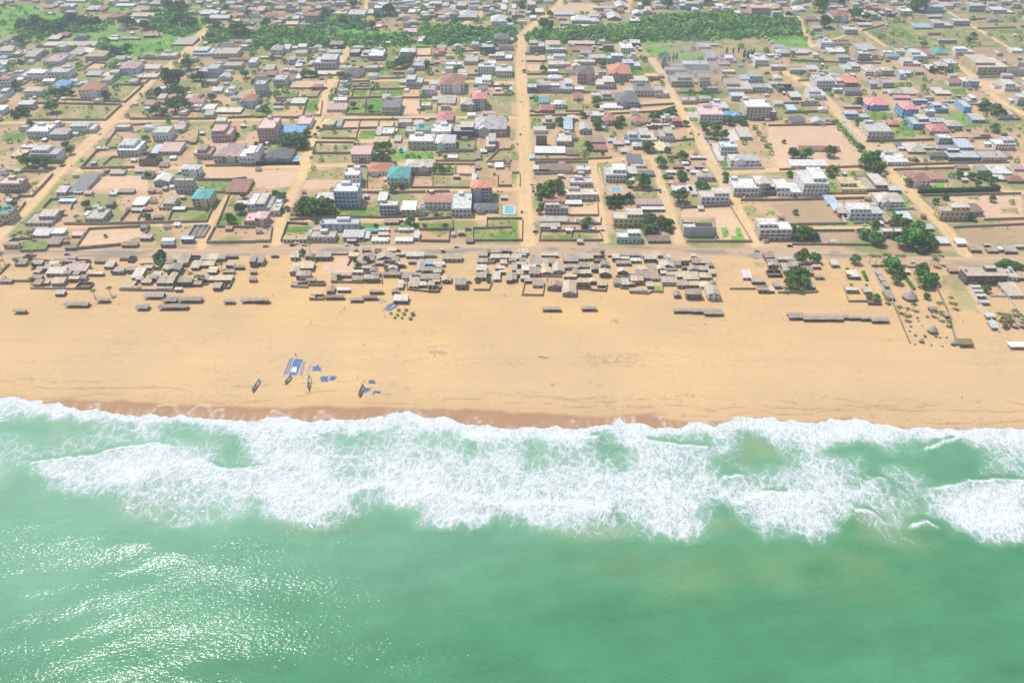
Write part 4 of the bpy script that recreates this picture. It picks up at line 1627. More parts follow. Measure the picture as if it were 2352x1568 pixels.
def grid_object(name, quads, V, attrs, mat, smooth=True):
    used, inv = np.unique(quads.ravel(), return_inverse=True)
    me = bpy.data.meshes.new(name); nv, nf = used.size, len(quads)
    me.vertices.add(nv); me.loops.add(nf*4); me.polygons.add(nf)
    me.vertices.foreach_set('co', V[used].astype(np.float32).ravel())
    me.loops.foreach_set('vertex_index', inv.astype(np.int32).ravel())
    me.polygons.foreach_set('loop_start', np.arange(0, nf*4, 4, dtype=np.int32)); me.polygons.foreach_set('loop_total', np.full(nf, 4, np.int32))
    for an, data in attrs.items():
        if data.ndim == 2:
            at_ = me.attributes.new(an, 'FLOAT_COLOR', 'POINT'); at_.data.foreach_set('color', np.concatenate([data[used], np.ones((nv, 1))], 1).astype(np.float32).ravel())
        else:
            at_ = me.attributes.new(an, 'FLOAT', 'POINT'); at_.data.foreach_set('value', data[used].astype(np.float32).ravel())
    me.update(calc_edges=True); me.validate()
    if smooth: me.shade_smooth()
    me.materials.append(mat); o = bpy.data.objects.new(name, me); COL.objects.link(o); return o
V3 = np.stack([X, Y, Z], 1)
mg = field_material('bare_soil', .95, .05); mgr = field_material('rough_grass', .9, .35, True)
for nm, c_, m_, kd in (('ground', 0, mg, 'structure'), ('beach', 1, mg, 'structure'), ('grass', 2, mgr, 'stuff'), ('dirt_road', 3, mg, 'structure')):
    tag(grid_object(nm, Q[(fc == c_) | ((c_ == 0) & (fc == 4))], V3, {'tint': C}, m_), kind=kd)
# lookup of the covering at a place
def cover(x, y):
    i = min(max(int(np.searchsorted(gx, x)), 0), nx-1); j = min(max(int(np.searchsorted(gy, y)), 0), ny-1); return int(cls[j*nx+i])
# ---------------------------------------------------------------- sea
FG = ['999999999999|999999999999|999999999999|9999999999999', '999999999999|999999999999|999999999999|9999999999999',
 '959999999999|999999999999|999999999999|9999999999999', '211226574479|999999889999|999999999999|9999999999999',
 '432445564234|878744665599|869957855573|6899888698899', '554555788641|788756676636|736732876661|1472115221477',
 '546788998863|688866777777|756664876632|1476511100355', '428878998898|898866788777|777777876745|5677526400355',
 '213678866677|798888899877|777877887776|6678774666888', '112113566667|688885699988|877887897679|9987765478988',
 '110001555556|388873228887|999996788527|9998755479999', '000001245642|037620006776|287664688614|8886155438999',
 '000000110000|000000000020|011433248401|3563024102687', '000000000000|000000000010|000101012100|0022113320242', '000000000000|000000000000|000000000000|0000110200000']
FGA = np.array([[int(ch) for ch in r.replace('|', '')] for r in FG])/9.0
sx = ax(np.arange(-3000, -380, 60), np.arange(-380, 380.1, .75), np.arange(440, 3001, 60))
st = np.concatenate([np.arange(0, 186, .75), 186+np.cumsum(1.5*1.13**np.arange(46))])
TX, TT = np.meshgrid(sx, st); TX = TX.ravel(); TT = TT.ravel(); TY = shore_y(TX)-TT
SPX, SPY = project(TX, TY, -1.6)
u = np.clip((SPX+(vnoise(TX*.12, TY*.12, 8)-.5)*26)/52.25, 0, 47.999); v = np.clip((SPY-950+(vnoise(TX*.12, TY*.12, 9)-.5)*24)/30.0, 0, 13.999)
ui, vi = u.astype(int), v.astype(int); uf, vf_ = u-ui, v-vi
foam = (FGA[vi, ui]*(1-uf)+FGA[vi, ui+1]*uf)*(1-vf_)+(FGA[vi+1, ui]*(1-uf)+FGA[vi+1, ui+1]*uf)*vf_
foam = np.clip(foam, 0, 1)**.80; foam *= 1-sstep(1320, 1375, SPY)*.9
foam = np.maximum(foam, (1-sstep(3, 9, TT)))
hz = np.zeros(TX.size)
CREST = [(0, 1.0, .9, (250, 690, 420, 665, 700, 640, 850, 625, 1000, 580, 1200, 535, 1450, 530, 1600, 560)), (0, 1.0, 1.0, (1250, 760, 1500, 730, 1800, 705, 2100, 755, 2341, 760, 2460, 730, 2620, 725)),
 (1, .9, .7, (50, 462, 350, 455, 640, 435)), (1, 1.0, 1.2, (850, 970, 1000, 920, 1150, 915)), (1, 1.0, 1.3, (1440, 1010, 1650, 960, 1850, 1000, 2000, 1040, 2341, 1075, 2641, 1065, 2841, 1080, 3141, 1100, 3300, 1135)),
 (1, 1.0, .8, (1890, 462, 2100, 447, 2341, 445, 2480, 460)), (2, 1.0, .9, (310, 482, 500, 465, 700, 450, 840, 435)), (2, 1.0, .9, (1060, 500, 1280, 490, 1400, 500, 1540, 530, 1700, 540, 1850, 542)), (2, 1.0, .8, (1870, 850, 1950, 815, 2160, 800)),
 (2, 1.0, 1.2, (2060, 1090, 2150, 1040, 2341, 972, 2600, 975, 2780, 980, 2880, 1012, 2960, 1100)), (3, 1.0, .9, (760, 1130, 900, 1125, 1010, 1180, 1080, 1240)), (3, 1.0, .6, (1270, 1285, 1340, 1240, 1400, 1225, 1480, 1232, 1590, 1285)),
 (3, .9, .8, (1440, 920, 1700, 895, 1850, 855, 2050, 845, 2400, 850)), (3, .7, .7, (950, 832, 1000, 815, 1150, 870)), (3, .9, .8, (1400, 570, 1550, 515, 1700, 460, 1800, 400))]
for t_, fa, ha, q in CREST:
    P = sorted(at(*fp(t_, q[i], q[i+1]), -1.2) for i in range(0, len(q), 2)); cx = np.array([p[0] for p in P]); cy = np.array([p[1] for p in P])
    dy = TY-np.interp(TX, cx, cy)-(vnoise(TX*.35, TX*0, 4)-.5)*1.6; end = sstep(cx[0]-3, cx[0]+5, TX)*(1-sstep(cx[-1]-5, cx[-1]+3, TX))
    hz += 1.35*ha*end*np.where(dy > 0, np.exp(-(dy/2.2)**2), np.exp(-(dy/8)**2))
    foam = np.maximum(foam, fa*1.1*end*np.where(dy > 0, np.exp(-(dy/.9)**2), np.exp(-(dy/(2.6 if ha < 1.3 else 4.5))**2)))
    foam_gap = end*np.exp(-((dy-3)/2.2)**2); foam *= 1-.55*foam_gap*(foam < .8)  # thins the foam in a band just shoreward of the crest
off = sstep(10, 60, TT)
SW = [at(*fp(0, x, y), -1.6) for x, y in ((0, 1420), (400, 1430), (900, 1410), (1300, 1450), (1700, 1570), (2341, 1700), (3400, 1760), (5000, 1900), (7000, 2000))]
sdy = TY-np.interp(TX, [p[0] for p in SW], [p[1] for p in SW]); hz += .75*np.exp(-(sdy/9)**2)*(1-sstep(-40, 150, TX))
hz += off*.24*np.sin(2*np.pi*(TY+.14*TX+14*fbm(TX*.012, TY*.012, 12))/33)+off*.10*np.sin(2*np.pi*(TY*.95-.32*TX+9*fbm(TX*.02, TY*.02, 13))/14.5)
hz += (vnoise(TX*.45, TY*.45, 3)-.5)*.5*np.clip(foam, 0, 1)
sz = -1.6+hz
lz = land_z(TX, TY); edge = sstep(0, 10, TT); sz = (lz+.12)*(1-edge)+np.maximum(sz, lz+.12)*edge
pale = np.clip(1.1-(SPY-1100)/520-(SPX-700)/2300, 0, 1)*.9+(fbm(TX*.03, TY*.03, 14)-.5)*.25
sandy = np.zeros(TX.size)
for t_, x_, y_, rx, ry, a_ in ((2, 700, 1300, 380, 90, .9), (3, 1000, 1300, 420, 230, .75), (0, 150, 960, 260, 140, .6), (2, 2200, 560, 260, 150, .8), (3, 150, 480, 300, 70, .6), (0, 1300, 1150, 250, 160, .45), (3, 800, 460, 330, 60, .55), (3, 600, 1650, 900, 260, .55), (2, 1700, 1700, 500, 250, .35), (1, 600, 1300, 420, 60, .4), (0, 800, 320, 400, 90, .35), (2, 1000, 1600, 400, 150, .3), (2, 1900, 1180, 200, 120, .6), (2, 850, 1210, 260, 70, .8), (1, 1600, 1120, 200, 60, .5), (3, 900, 1230, 150, 100, .8)):
    cx, cy = fp(t_, x_, y_); sandy = np.maximum(sandy, a_*np.exp(-((SPX-cx)/(rx/3.73))**2-((SPY-cy)/(ry/3.73))**2))
sandy = np.clip(sandy*.85*sstep(.25, .75, fbm(TX*.035, TY*.05, 16, 5)), 0, 1)
def sea_material():
    m, nt, bs, out = nodes('sea_water'); tc = N(nt, 'TexCoord'); co = tc.outputs['Object']
    fa, pa, sa = (N(nt, 'Attribute', attribute_name=k).outputs['Fac'] for k in ('foam', 'pale', 'sandy')); rp = N(nt, 'Attribute', attribute_name='ripple').outputs['Fac']
    wn = N(nt, 'TexNoise', Scale=.16, Detail=3.0); L(nt, co, wn.inputs['Vector'])
    sub = nt.nodes.new('ShaderNodeVectorMath'); sub.operation = 'MULTIPLY_ADD'; L(nt, wn.outputs['Color'], sub.inputs[0]); sub.inputs[1].default_value = (5, 9, 0); L(nt, co, sub.inputs[2])
    mp = N(nt, 'Mapping'); mp.inputs['Scale'].default_value = (1, .72, 0); L(nt, sub.outputs[0], mp.inputs[0])
    def cells(sc, k):
        vo = N(nt, 'TexVoronoi', Scale=sc); vo.feature = 'DISTANCE_TO_EDGE'; L(nt, mp.outputs[0], vo.inputs['Vector'])
        return math_n(nt, 'SUBTRACT', 1.0, math_n(nt, 'MULTIPLY', vo.outputs['Distance'], k, clamp=True))
    c1, c2, c3 = cells(.17, 3.2), cells(.62, 2.4), cells(1.4, 2.0)
    nz = N(nt, 'TexNoise', Scale=.55, Detail=7.0, Roughness=.72); L(nt, mp.outputs[0], nz.inputs['Vector'])
    nb = N(nt, 'TexNoise', Scale=.05, Detail=4.0, Roughness=.6); L(nt, co, nb.inputs['Vector'])
    lace = math_n(nt, 'ADD', math_n(nt, 'MULTIPLY', math_n(nt, 'POWER', c1, 2.0), math_n(nt, 'MULTIPLY_ADD', ramp(nt, fa, .55, .85), -.12, .44)), math_n(nt, 'ADD', math_n(nt, 'MULTIPLY', math_n(nt, 'POWER', c2, 1.6), .42), math_n(nt, 'MULTIPLY', c3, math_n(nt, 'MULTIPLY_ADD', ramp(nt, fa, .55, .85), .12, .18))))
    val = math_n(nt, 'MULTIPLY_ADD', fa, 1.65, -1.42)
    val = math_n(nt, 'ADD', val, math_n(nt, 'MULTIPLY', lace, 1.12))
    val = math_n(nt, 'ADD', val, math_n(nt, 'MULTIPLY_ADD', nz.outputs[0], 1.1, -.55))
    val = math_n(nt, 'ADD', val, math_n(nt, 'MULTIPLY_ADD', nb.outputs[0], .7, -.35))
    fm = ramp(nt, val, -.05, .75)
    fm = math_n(nt, 'MULTIPLY', fm, ramp(nt, fa, .03, .16))
    base = mixc(nt, pa, (.068, .24, .112), (.19, .375, .255)); base = mixc(nt, sa, base, (.27, .32, .14))
    base = mixc(nt, math_n(nt, 'MULTIPLY', ramp(nt, fa, .1, .9), .5), base, (.34, .50, .40))
    m2 = N(nt, 'Mapping'); m2.inputs['Scale'].default_value = (.6, 1.35, 1); m2.inputs['Rotation'].default_value = (0, 0, R(-12)); L(nt, co, m2.inputs[0])
    r1 = N(nt, 'TexNoise', Scale=.85, Detail=1.4, Roughness=.5); L(nt, m2.outputs[0], r1.inputs['Vector'])
    m3 = N(nt, 'Mapping'); m3.inputs['Scale'].default_value = (.014, .085, 1); m3.inputs['Rotation'].default_value = (0, 0, R(8)); L(nt, co, m3.inputs[0]); stk = N(nt, 'TexNoise', Scale=1.0, Detail=5.0, Roughness=.65); L(nt, m3.outputs[0], stk.inputs['Vector'])
    wn2 = N(nt, 'TexNoise', Scale=.03, Detail=5.0, Roughness=.6); L(nt, co, wn2.inputs['Vector'])
    hs = N(nt, 'HueSaturation'); L(nt, base, hs.inputs['Color']); L(nt, math_n(nt, 'ADD', math_n(nt, 'MULTIPLY_ADD', wn2.outputs[0], .5, .70), math_n(nt, 'ADD', math_n(nt, 'MULTIPLY', r1.outputs[0], .12), math_n(nt, 'MULTIPLY_ADD', stk.outputs[0], .26, -.13))), hs.inputs['Value'])
    L(nt, hs.outputs[0], bs.inputs['Base Color']); bs.inputs['Specular IOR Level'].default_value = .17; bs.inputs['Roughness'].default_value = .15; bs.inputs['IOR'].default_value = 1.33
    r2 = N(nt, 'TexNoise', Scale=.13, Detail=2.0); L(nt, m2.outputs[0], r2.inputs['Vector'])
    gust = N(nt, 'TexNoise', Scale=.022, Detail=3.0); L(nt, m2.outputs[0], gust.inputs['Vector'])
    hgt = math_n(nt, 'ADD', math_n(nt, 'MULTIPLY', math_n(nt, 'MULTIPLY', r1.outputs[0], .34), math_n(nt, 'MULTIPLY_ADD', ramp(nt, gust.outputs[0], .3, .7), .7, .3)), math_n(nt, 'MULTIPLY', r2.outputs[0], .25))
    bp = N(nt, 'Bump', Strength=1.0, Distance=1.0); L(nt, math_n(nt, 'MULTIPLY', hgt, rp), bp.inputs['Height']); L(nt, bp.outputs[0], bs.inputs['Normal'])
    df = N(nt, 'BsdfDiffuse'); L(nt, mixc(nt, ramp(nt, math_n(nt, 'ADD', val, math_n(nt, 'MULTIPLY', fa, .5)), .3, 1.7), (.44, .52, .50), (.71, .75, .75)), df.inputs[0])
    bp2 = N(nt, 'Bump', Strength=.8, Distance=.7); L(nt, val, bp2.inputs['Height']); L(nt, bp2.outputs[0], df.inputs['Normal'])
    mx = N(nt, 'MixShader'); L(nt, fm, mx.inputs[0]); L(nt, bs.outputs[0], mx.inputs[1]); L(nt, df.outputs[0], mx.inputs[2]); L(nt, mx.outputs[0], out.inputs[0])
    return m
nsx, nst = sx.size, st.size; ii = (np.arange(nst-1)[:, None]*nsx+np.arange(nsx-1)[None, :]).ravel()
tag(grid_object('sea', np.stack([ii, ii+nsx, ii+1+nsx, ii+1], 1), np.stack([TX, TY, sz], 1), {'foam': foam, 'pale': np.clip(pale, 0, 1), 'sandy': sandy, 'ripple': .35+.65*sstep(62, 100, TT+(fbm(TX*.02, TY*.02, 66)-.5)*40)}, sea_material()), kind='structure')
# ---------------------------------------------------------------- houses
UNIT = {}
def unit(name, vf, mat):
    k = (name, mat.name)
    if k not in UNIT: UNIT[k] = smesh(name, vf, mat)
    return UNIT[k]
def piece(name, vf, mat, parent, loc, rz=0, scale=None):
    o = mesh(name, unit(name, vf, mat), mat, parent, loc)
    if rz: o.rotation_euler[2] = rz
    if scale: o.scale = scale
    return o
WIN = box(-.65, .65, -.06, .06, -.7, .7); DOOR = box(-.55, .55, -.06, .06, 0, 2.1); POST = cyl(.11, .09, 0, 1, 6); COLUMN = box(-.15, .15, -.15, .15, 0, 1); TANK = cyl(.8, .8, 0, 1.6, 12)
FOOT = []
def clear(cx, cy, r, k=1.0): return all(abs(cx-a) > (r+w)*k or abs(cy-b) > (r+d)*k for a, b, w, d in FOOT)
KINDNAME = {'f': 'flat_roofed_house', 'h': 'hip_roofed_house', 's': 'tin_roofed_shed', 'g': 'gabled_house', 't': 'thatched_hut', 'u': 'unfinished_building', 'r': 'roofless_house'}
GROUPS = {'flat_roofed_house': 'flat roofed houses of the town', 'hip_roofed_house': 'pitched roof villas of the town', 'tin_roofed_shed': 'tin roofed sheds of the town', 'gabled_house': 'gabled houses', 'thatched_hut': 'thatched huts on the beach', 'unfinished_building': 'unfinished buildings', 'roofless_house': 'roofless houses', 'beach_shack': 'shacks below the beach road', 'apartment_block': 'apartment blocks of the town'}
def storeys(h): return 1 if h < 4.6 else 2 if h < 8 else 3 if h < 11.5 else 4 if h < 15 else 5
STW = {1: 'one-storey', 2: 'two-storey', 3: 'three-storey', 4: 'four-storey', 5: 'five-storey'}
def house(cx, y0, w, d, h, ty, rc, wc, big, label, px, py, beach=False, windows=True, rz=0.0):
    z0 = float(land_z(np.array(cx), np.array(y0))) if beach else 0
    ns = storeys(h)
    kind = KINDNAME[ty]
    if beach and ty in 'sgf': kind = 'beach_shack'
    if ty == 'f' and ns >= 4: kind = 'apartment_block'
    root = empty(kind, (cx, y0+d/2, z0), rz); FOOT.append((cx, y0+d/2, w/2, d/2))
    tag(root, label, {'apartment_block': 'apartment block', 'tin_roofed_shed': 'shed', 'beach_shack': 'shack', 'thatched_hut': 'hut', 'unfinished_building': 'building'}.get(kind, 'house'), GROUPS[kind])
    WM = BWALL.get(wc, BWALL['g']) if beach else WALLM[wc]
    RM = BTIN.get(rc, BTIN['g']) if beach else (TINM[rc] if ty in 'sg' else ROOFM[rc])
    a, b = w/2, d/2
    if ty == 't':
        rows, cols = 6, max(6, int(w/1.2)); v, f = [], []; ov = .5
        for s in (0, 1):
            for j in range(rows+1):
                for i in range(cols+1):
                    yy = -b-ov+(d+2*ov)*j/rows; rid = 1-abs(j/rows*2-1)**1.1
                    v.append((-a-ov+(w+2*ov)*i/cols+random.uniform(-.12, .12)*(j in (0, rows)), yy+random.uniform(-.15, .15)*(j in (0, rows)), h+.15+rid*.16*d+random.uniform(-.11, .11)-.12*math.sin(3.1*i/cols*3)-.3*(1-s)))
        n = (rows+1)*(cols+1)
        for j in range(rows):
            for i in range(cols):
                p = j*(cols+1)+i; f += [(n+p, n+p+1, n+p+cols+2, n+p+cols+1), (p+cols+1, p+cols+2, p+1, p)]
        for i in range(cols): f += [(i, i+1, n+i+1, n+i), (rows*(cols+1)+i+1, rows*(cols+1)+i, n+rows*(cols+1)+i, n+rows*(cols+1)+i+1)]
        for j in range(rows): p = j*(cols+1); q = p+cols; f += [(p+cols+1, p, n+p, n+p+cols+1), (q, q+cols+1, n+q+cols+1, n+q)]
        mesh('roof', (v, f), THATCH['r' if rc in 'r' else 't'], root)
        for i in range(max(2, int(w/4)+1)):
            for yy in (-b+.2, b-.2): piece('post', POST, WOOD, root, (-a+.3+(w-.6)*i/max(1, int(w/4) if w >= 4 else 1), yy, 0), 0, (1, 1, h))
        mesh('back_screen', box(-a+.1, a-.1, b-.5, b-.42, 0, h-.2), BWALL['n'], root)
        return root
    if ty == 'r':
        mesh('wall', ring(-a, a, -b, b, 0, h, .35, .45), WM, root)
        mesh('partition', box(-.15-w*.1, .15-w*.1, -b+.36, b-.36, 0, h*.8), WM, root)
        mesh('floor', box(-a+.36, a-.36, -b+.36, b-.36, 0, .06), ROOFM['n'], root)
        if w > 8: mesh('roof_slab', box(-a+.4, -w*.1-.2, -b+.4, b*.2, h*.82, h*.82+.2), RM, root)
        return root
    if ty == 'u':
        mesh('wall', ring(-a, a, -b, b, 0, h, .4), WM, root); mesh('floor', box(-a+.41, a-.41, -b+.41, b-.41, 0, .06), ROOFM['n'], root)
        for i in range(1, max(2, min(6, int(w/4)))): mesh('beam', box(-a+w*i/max(2, min(6, int(w/4)))-.15, -a+w*i/max(2, min(6, int(w/4)))+.15, -b+.41, b-.41, h-.5, h-.02), WM, root)
        return root
    setback = None
    if ty == 'f':
        if ns >= 2 and not beach and w > 6 and random.random() < .5:
            setback = (h-3.1, w*random.uniform(.5, .72), random.choice((-1, 1)), d*random.uniform(.6, .9))
        hm = setback[0] if setback else h
        mesh('wall', box(-a, a, -b, b, 0, hm, top=False, bottom=False), WM, root)
        ov = .15 if not beach else .3
        mesh('roof', box(-a-ov, a+ov, -b-ov, b+ov, hm, hm+.22), RM, root)
        if not beach and h > 3:
            mesh('parapet', ring(-a-.05, a+.05, -b-.05, b+.05, hm+.222, hm+.95, .22), WM, root)
        if setback:
            _, uw, us, ud = setback; u0 = -a+.3 if us < 0 else a-.3-uw
            up = mesh('upper_storey', box(u0, u0+uw, b-.3-ud, b-.3, hm+.222, h, top=False), WM, root); mesh('upper_roof', box(u0-.3, u0+uw+.3, b-.6-ud, b-.05, h, h+.2), RM, up)
        elif not big and not beach and w > 5 and random.random() < .55:
            piece('water_tank', TANK, ROOFM[random.choice('bkwg')], root, (random.uniform(-a*.5, a*.5), random.uniform(-b*.3, b*.5), h+.25), 0, (.8, .8, .9))
        if not beach and random.random() < .35:
            hp = hm+.222
            for sx_ in (-1, 1):
                for sy_ in (-1, 1): piece('starter_column', COLUMN, WALLM['g'], root, (sx_*(a-.5), sy_*(b-.5), hp), 0, (1, 1, random.uniform(.9, 1.5)))
    if ty in 'fh' and not beach and not label and w > 7 and random.random() < .45:
        aw, ad, ah, sd_ = w*random.uniform(.28, .45), d*random.uniform(.4, .7), min(h-.6, random.uniform(2.7, 3.3)), random.choice((-1, 1))
        ax0_ = sd_*(a+aw/2+.02); an = mesh('annex', box(ax0_-aw/2, ax0_+aw/2, b-ad-.1, b-.1, 0, ah, top=False, bottom=False), WM, root)
        mesh('annex_roof', box(ax0_-aw/2-(.25 if sd_ < 0 else -.05), ax0_+aw/2+(.25 if sd_ > 0 else -.05), b-ad-.4, b+.1, ah, ah+.15), TINM[random.choice('gwcn')], an)
    if ty == 'f':
        if big and not setback:
            hw = random.uniform(.22, .4)*w; hx = random.uniform(-a+hw/2+.5, a-hw/2-.5)
            hut = mesh('stair_hut', box(hx-hw/2, hx+hw/2, b-min(d*.45, 4)-.4, b-.4, h+.222, h+2.6), WM, root)
            mesh('hut_roof', box(hx-hw/2-.25, hx+hw/2+.25, b-min(d*.45, 4)-.65, b-.27, h+2.602, h+2.78), RM, hut)
            if random.random() < .55:
                tx = -a+1.4 if hx > 0 else a-1.4; tk = piece('water_tank', TANK, ROOFM[random.choice('bkwb')], root, (tx, random.uniform(-b*.4, b*.3), h+.5))
    elif ty == 'h':
        rise = min(w, d)*.24
        mesh('wall', box(-a, a, -b, b, 0, h, top=False, bottom=False), WM, root); mesh('roof', hip(w, d, h, rise), RM, root)
        if big and w > 9:     # a gabled wing towards the viewer gives the roof its broken outline
            ww = w*.34; sgn = random.choice((-1, 1)); wx = sgn*w*.2
            wg = mesh('wing_wall', gwall(ww, 2.2, h-.05, ww*.28), WM, root, (wx, -b-1.1, 0)); mesh('wing_roof', gable(ww, 2.2+min(d*.45, 5), h, ww*.28), RM, wg, (0, min(d*.45, 5)/2-.1, 0.03))
    elif ty == 'g':
        ay = d >= w*.55 or w < 7; rise = (w if ay else d)*.2
        mesh('wall', gwall(w, d, h, rise, ay), WM, root); mesh('roof', gable(w, d, h+.02, rise, .35, ay), RM, root)
    elif ty == 's':
        drop = min(1.2, d*.11)
        v, f = box(-a, a, -b, b, 0, h, top=False, bottom=False)
        for i in (6, 7): v[i] = (v[i][0], v[i][1], h+drop)
        mesh('wall', (v, f), WM, root)
        if beach and w > 8 and d > 4:      # two or three sheets that do not quite line up
            k = random.choice((2, 2, 3)); 
            for i in range(k): o = mesh('roof', slab(w/k-.08, d, h+.05+random.uniform(0, .1), drop*random.uniform(.8, 1.3), .12, .1, 3), RM, root, (-a+w*(i+.5)/k, random.uniform(-.3, .3), 0))
        else: mesh('roof', slab(w, d, h+.05, drop, .3), RM, root)
    if windows:
        n = max(1, min(6, int(w/3.0))); side = -1 if cx > 0 else 1; nd = max(1, min(3, int(d/4)))
        bal = big and ns >= 2 and ty in 'fh' and random.random() < .65
        for s in range(ns if big else min(ns, 2)):
            zz = s*h/ns+h/ns*.55
            for i in range(n):
                if s == 0 and i == n//2: continue
                if setback and s == ns-1: continue
                piece('window', WIN, GLASS, root, (-a+w*(i+.5)/n, -b-.03, zz), 0, (random.choice((.9, 1.15, 1.5)) if not big else 1.25, 1, 1.0 if h > 2.8 else .6))
            if big and not (setback and s == ns-1):
                for i in range(nd): piece('window', WIN, GLASS, root, (side*(a+.03), -b+d*(i+.5)/nd, zz), math.pi/2)
            if s > 0 and bal and not (setback and s == ns-1):
                z1 = s*h/ns; bw = w*.42
                bo = mesh('balcony', box(-bw, bw, -b-1.3, -b-.07, z1-.2, z1), WALLM['w' if wc != 'w' else 'c'], root); mesh('balustrade', box(-bw, bw, -b-1.32, -b-1.22, z1+.003, z1+.95), WM, bo)
        if setback:
            for i in range(max(1, int(uw/3))): piece('window', WIN, GLASS, up, (u0+uw*(i+.5)/max(1, int(uw/3)), b-.33-ud, h-1.5), 0, (1.2, 1, .95))
        piece('door', DOOR, GLASS if random.random() < .5 else WOOD, root, (-a+w*(n//2+.5)/n, -b-.03, .02), 0, (1, 1, 1 if h > 2.5 else .8))
    return root
def phrase(ty, rc, wc, h, beach):
    c = CN
    if ty == 't': return ('rust-brown' if rc == 'r' else 'grey')+' thatched open hut'
    if ty == 'u': return f'{c[wc]} roofless frame building'
    if ty == 'r': return f'{c[wc]} ruined roofless house'
    if beach: return f'{"" if h < 4 else "tall "}{"grey-beige" if rc == "g" else "tan" if rc == "c" else "pale yellow" if rc == "y" else c[rc]}-roofed {c[wc] if wc != rc else ""} shack'.replace('  ', ' ')
    if ty == 'f': return f'{STW[storeys(h)]} {c[wc]} house, {c[rc]} flat roof'
    if ty == 'h': return f'{c[wc]} villa, {c[rc]} pitched roof'
    if ty == 'g': return f'{c[wc]} gabled house, {c[rc]} roof'
    return f'{c[rc]} tin-roofed {c[wc]} shed'
for tile, txt in HOUSES.items():
    for ln in txt.strip().split('\n'):
        head, _, label = ln.partition('|'); q = head.split(); x0, x1, yb, yt, yr = map(float, q[:5]); ty, rc, wc = q[5:8]; big = len(q) > 8
        ax0, ayb = tp(tile, x0, yb); ax1, _ = tp(tile, x1, yb); _, ayt = tp(tile, 0, yt); _, ayr = tp(tile, 0, yr)
        beach = tile[0] == 'C'
        wx0, y0 = at(ax0, ayb); wx1, _ = at(ax1, ayb); w = max(2.5, wx1-wx0); h = min(24, max(2.1, height_at(y0, ayt)))
        extra = {'h': min(2.5, w*.12), 'g': min(1.6, w*.12), 't': .8}.get(ty, 0)
        _, y1 = at(1254, ayr, h+extra); d = y1-y0
        if ty == 'h': d = min(d*1.5, w*1.25)
        d = min(max(d, 2.6 if beach else 4.0), 42 if label else 30)
        if ty == 's' and not beach: h = max(2.1, h-.3)
        root = house((wx0+wx1)/2, y0, w, d, h, ty, rc, wc, big, label or None, (ax0+ax1)/2, ayb, beach, big or (x1-x0) > (70 if tile[0] == 'A' else 45), random.gauss(0, .012))
        if not label: queue(root, phrase(ty, rc, wc, h, beach), (ax0+ax1)/2, ayb)
# ---------------------------------------------------------------- compound walls
def wall_strip(name, pts, h, t, mat, z=None):
    v, f = [], []; n = len(pts); P = [Vector((*p, 0)) for p in pts]
    closed = (P[0]-P[-1]).length < .8 and n > 3
    for i in range(n):
        d1 = (P[i]-P[i-1]).normalized() if i else (P[0]-P[-2] if closed else P[1]-P[0]).normalized(); d2 = (P[i+1]-P[i]).normalized() if i < n-1 else ((P[1]-P[0]).normalized() if closed else d1)
        if i == 0 and not closed: d1 = d2
        m = (d1+d2); m = m.normalized() if m.length > .2 else d1; nn = Vector((-m.y, m.x, 0)); k = t/2/max(.35, abs(nn.dot(Vector((-d1.y, d1.x, 0)))))
        zz = z or 0
        for s, hh in ((1, 0), (1, h), (-1, h), (-1, 0)): v.append((P[i].x+nn.x*k*s, P[i].y+nn.y*k*s, zz+hh))
    for i in range(n-1):
        for k in range(4): f.append((i*4+k, i*4+(k+1) % 4, i*4+4+(k+1) % 4, i*4+4+k))
    f += [(0, 3, 2, 1), ((n-1)*4, (n-1)*4+1, (n-1)*4+2, (n-1)*4+3)]
    return v, f
for tile, txt in WALLS.items():
    for ln in txt.split('\n'):
        q = ln.split(); mk = q.pop() if q[-1] in 'wc' else ''; nums = [float(a) for a in q]
        sp = srcpoly(tile, nums); P = [at(*p) for p in sp]
        o0 = P[0]; P = [(x-o0[0], y-o0[1]) for x, y in P]
        beach = tile[0] == 'C'; h = (1.7 if beach else 2.3)*random.uniform(.9, 1.1); ln_ = sum(math.dist(a, b) for a, b in zip(P, P[1:]))
        o = mesh('compound_wall', wall_strip('w', P, h, .4, 0), BLOCK[mk], None, (*o0, -.05))
        tag(o, None, 'wall', 'block walls round the plots', 'thing')
        ph = f'{"long" if ln_ > 110 else "short" if ln_ < 40 else "medium"} {"white" if mk == "w" else "cream" if mk == "c" else "grey-brown"} {"cornered" if len(P) > 2 else "straight"} plot wall'
        queue(o, ph, sum(p[0] for p in sp)/len(sp), sum(p[1] for p in sp)/len(sp))
# ---------------------------------------------------------------- small houses between the large ones
def free(x, y, r): return clear(x, y, r) and cover(x, y) == 0
for tile, x0_, x1_, y0_, y1_ in (('A0', 1895, 1965, 735, 700), ('B1', 340, 390, 352, 322), ('B1', 1315, 1360, 265, 225), ('B1', 2285, 2368, 838, 772), ('B2', 915, 1005, 632, 600)):
    p0, p1 = at(*tp(tile, x0_, y0_)), at(*tp(tile, x1_, y1_)); FOOT.append(((p0[0]+p1[0])/2, (p0[1]+p1[1])/2, abs(p1[0]-p0[0])/2+2, abs(p1[1]-p0[1])/2+2))
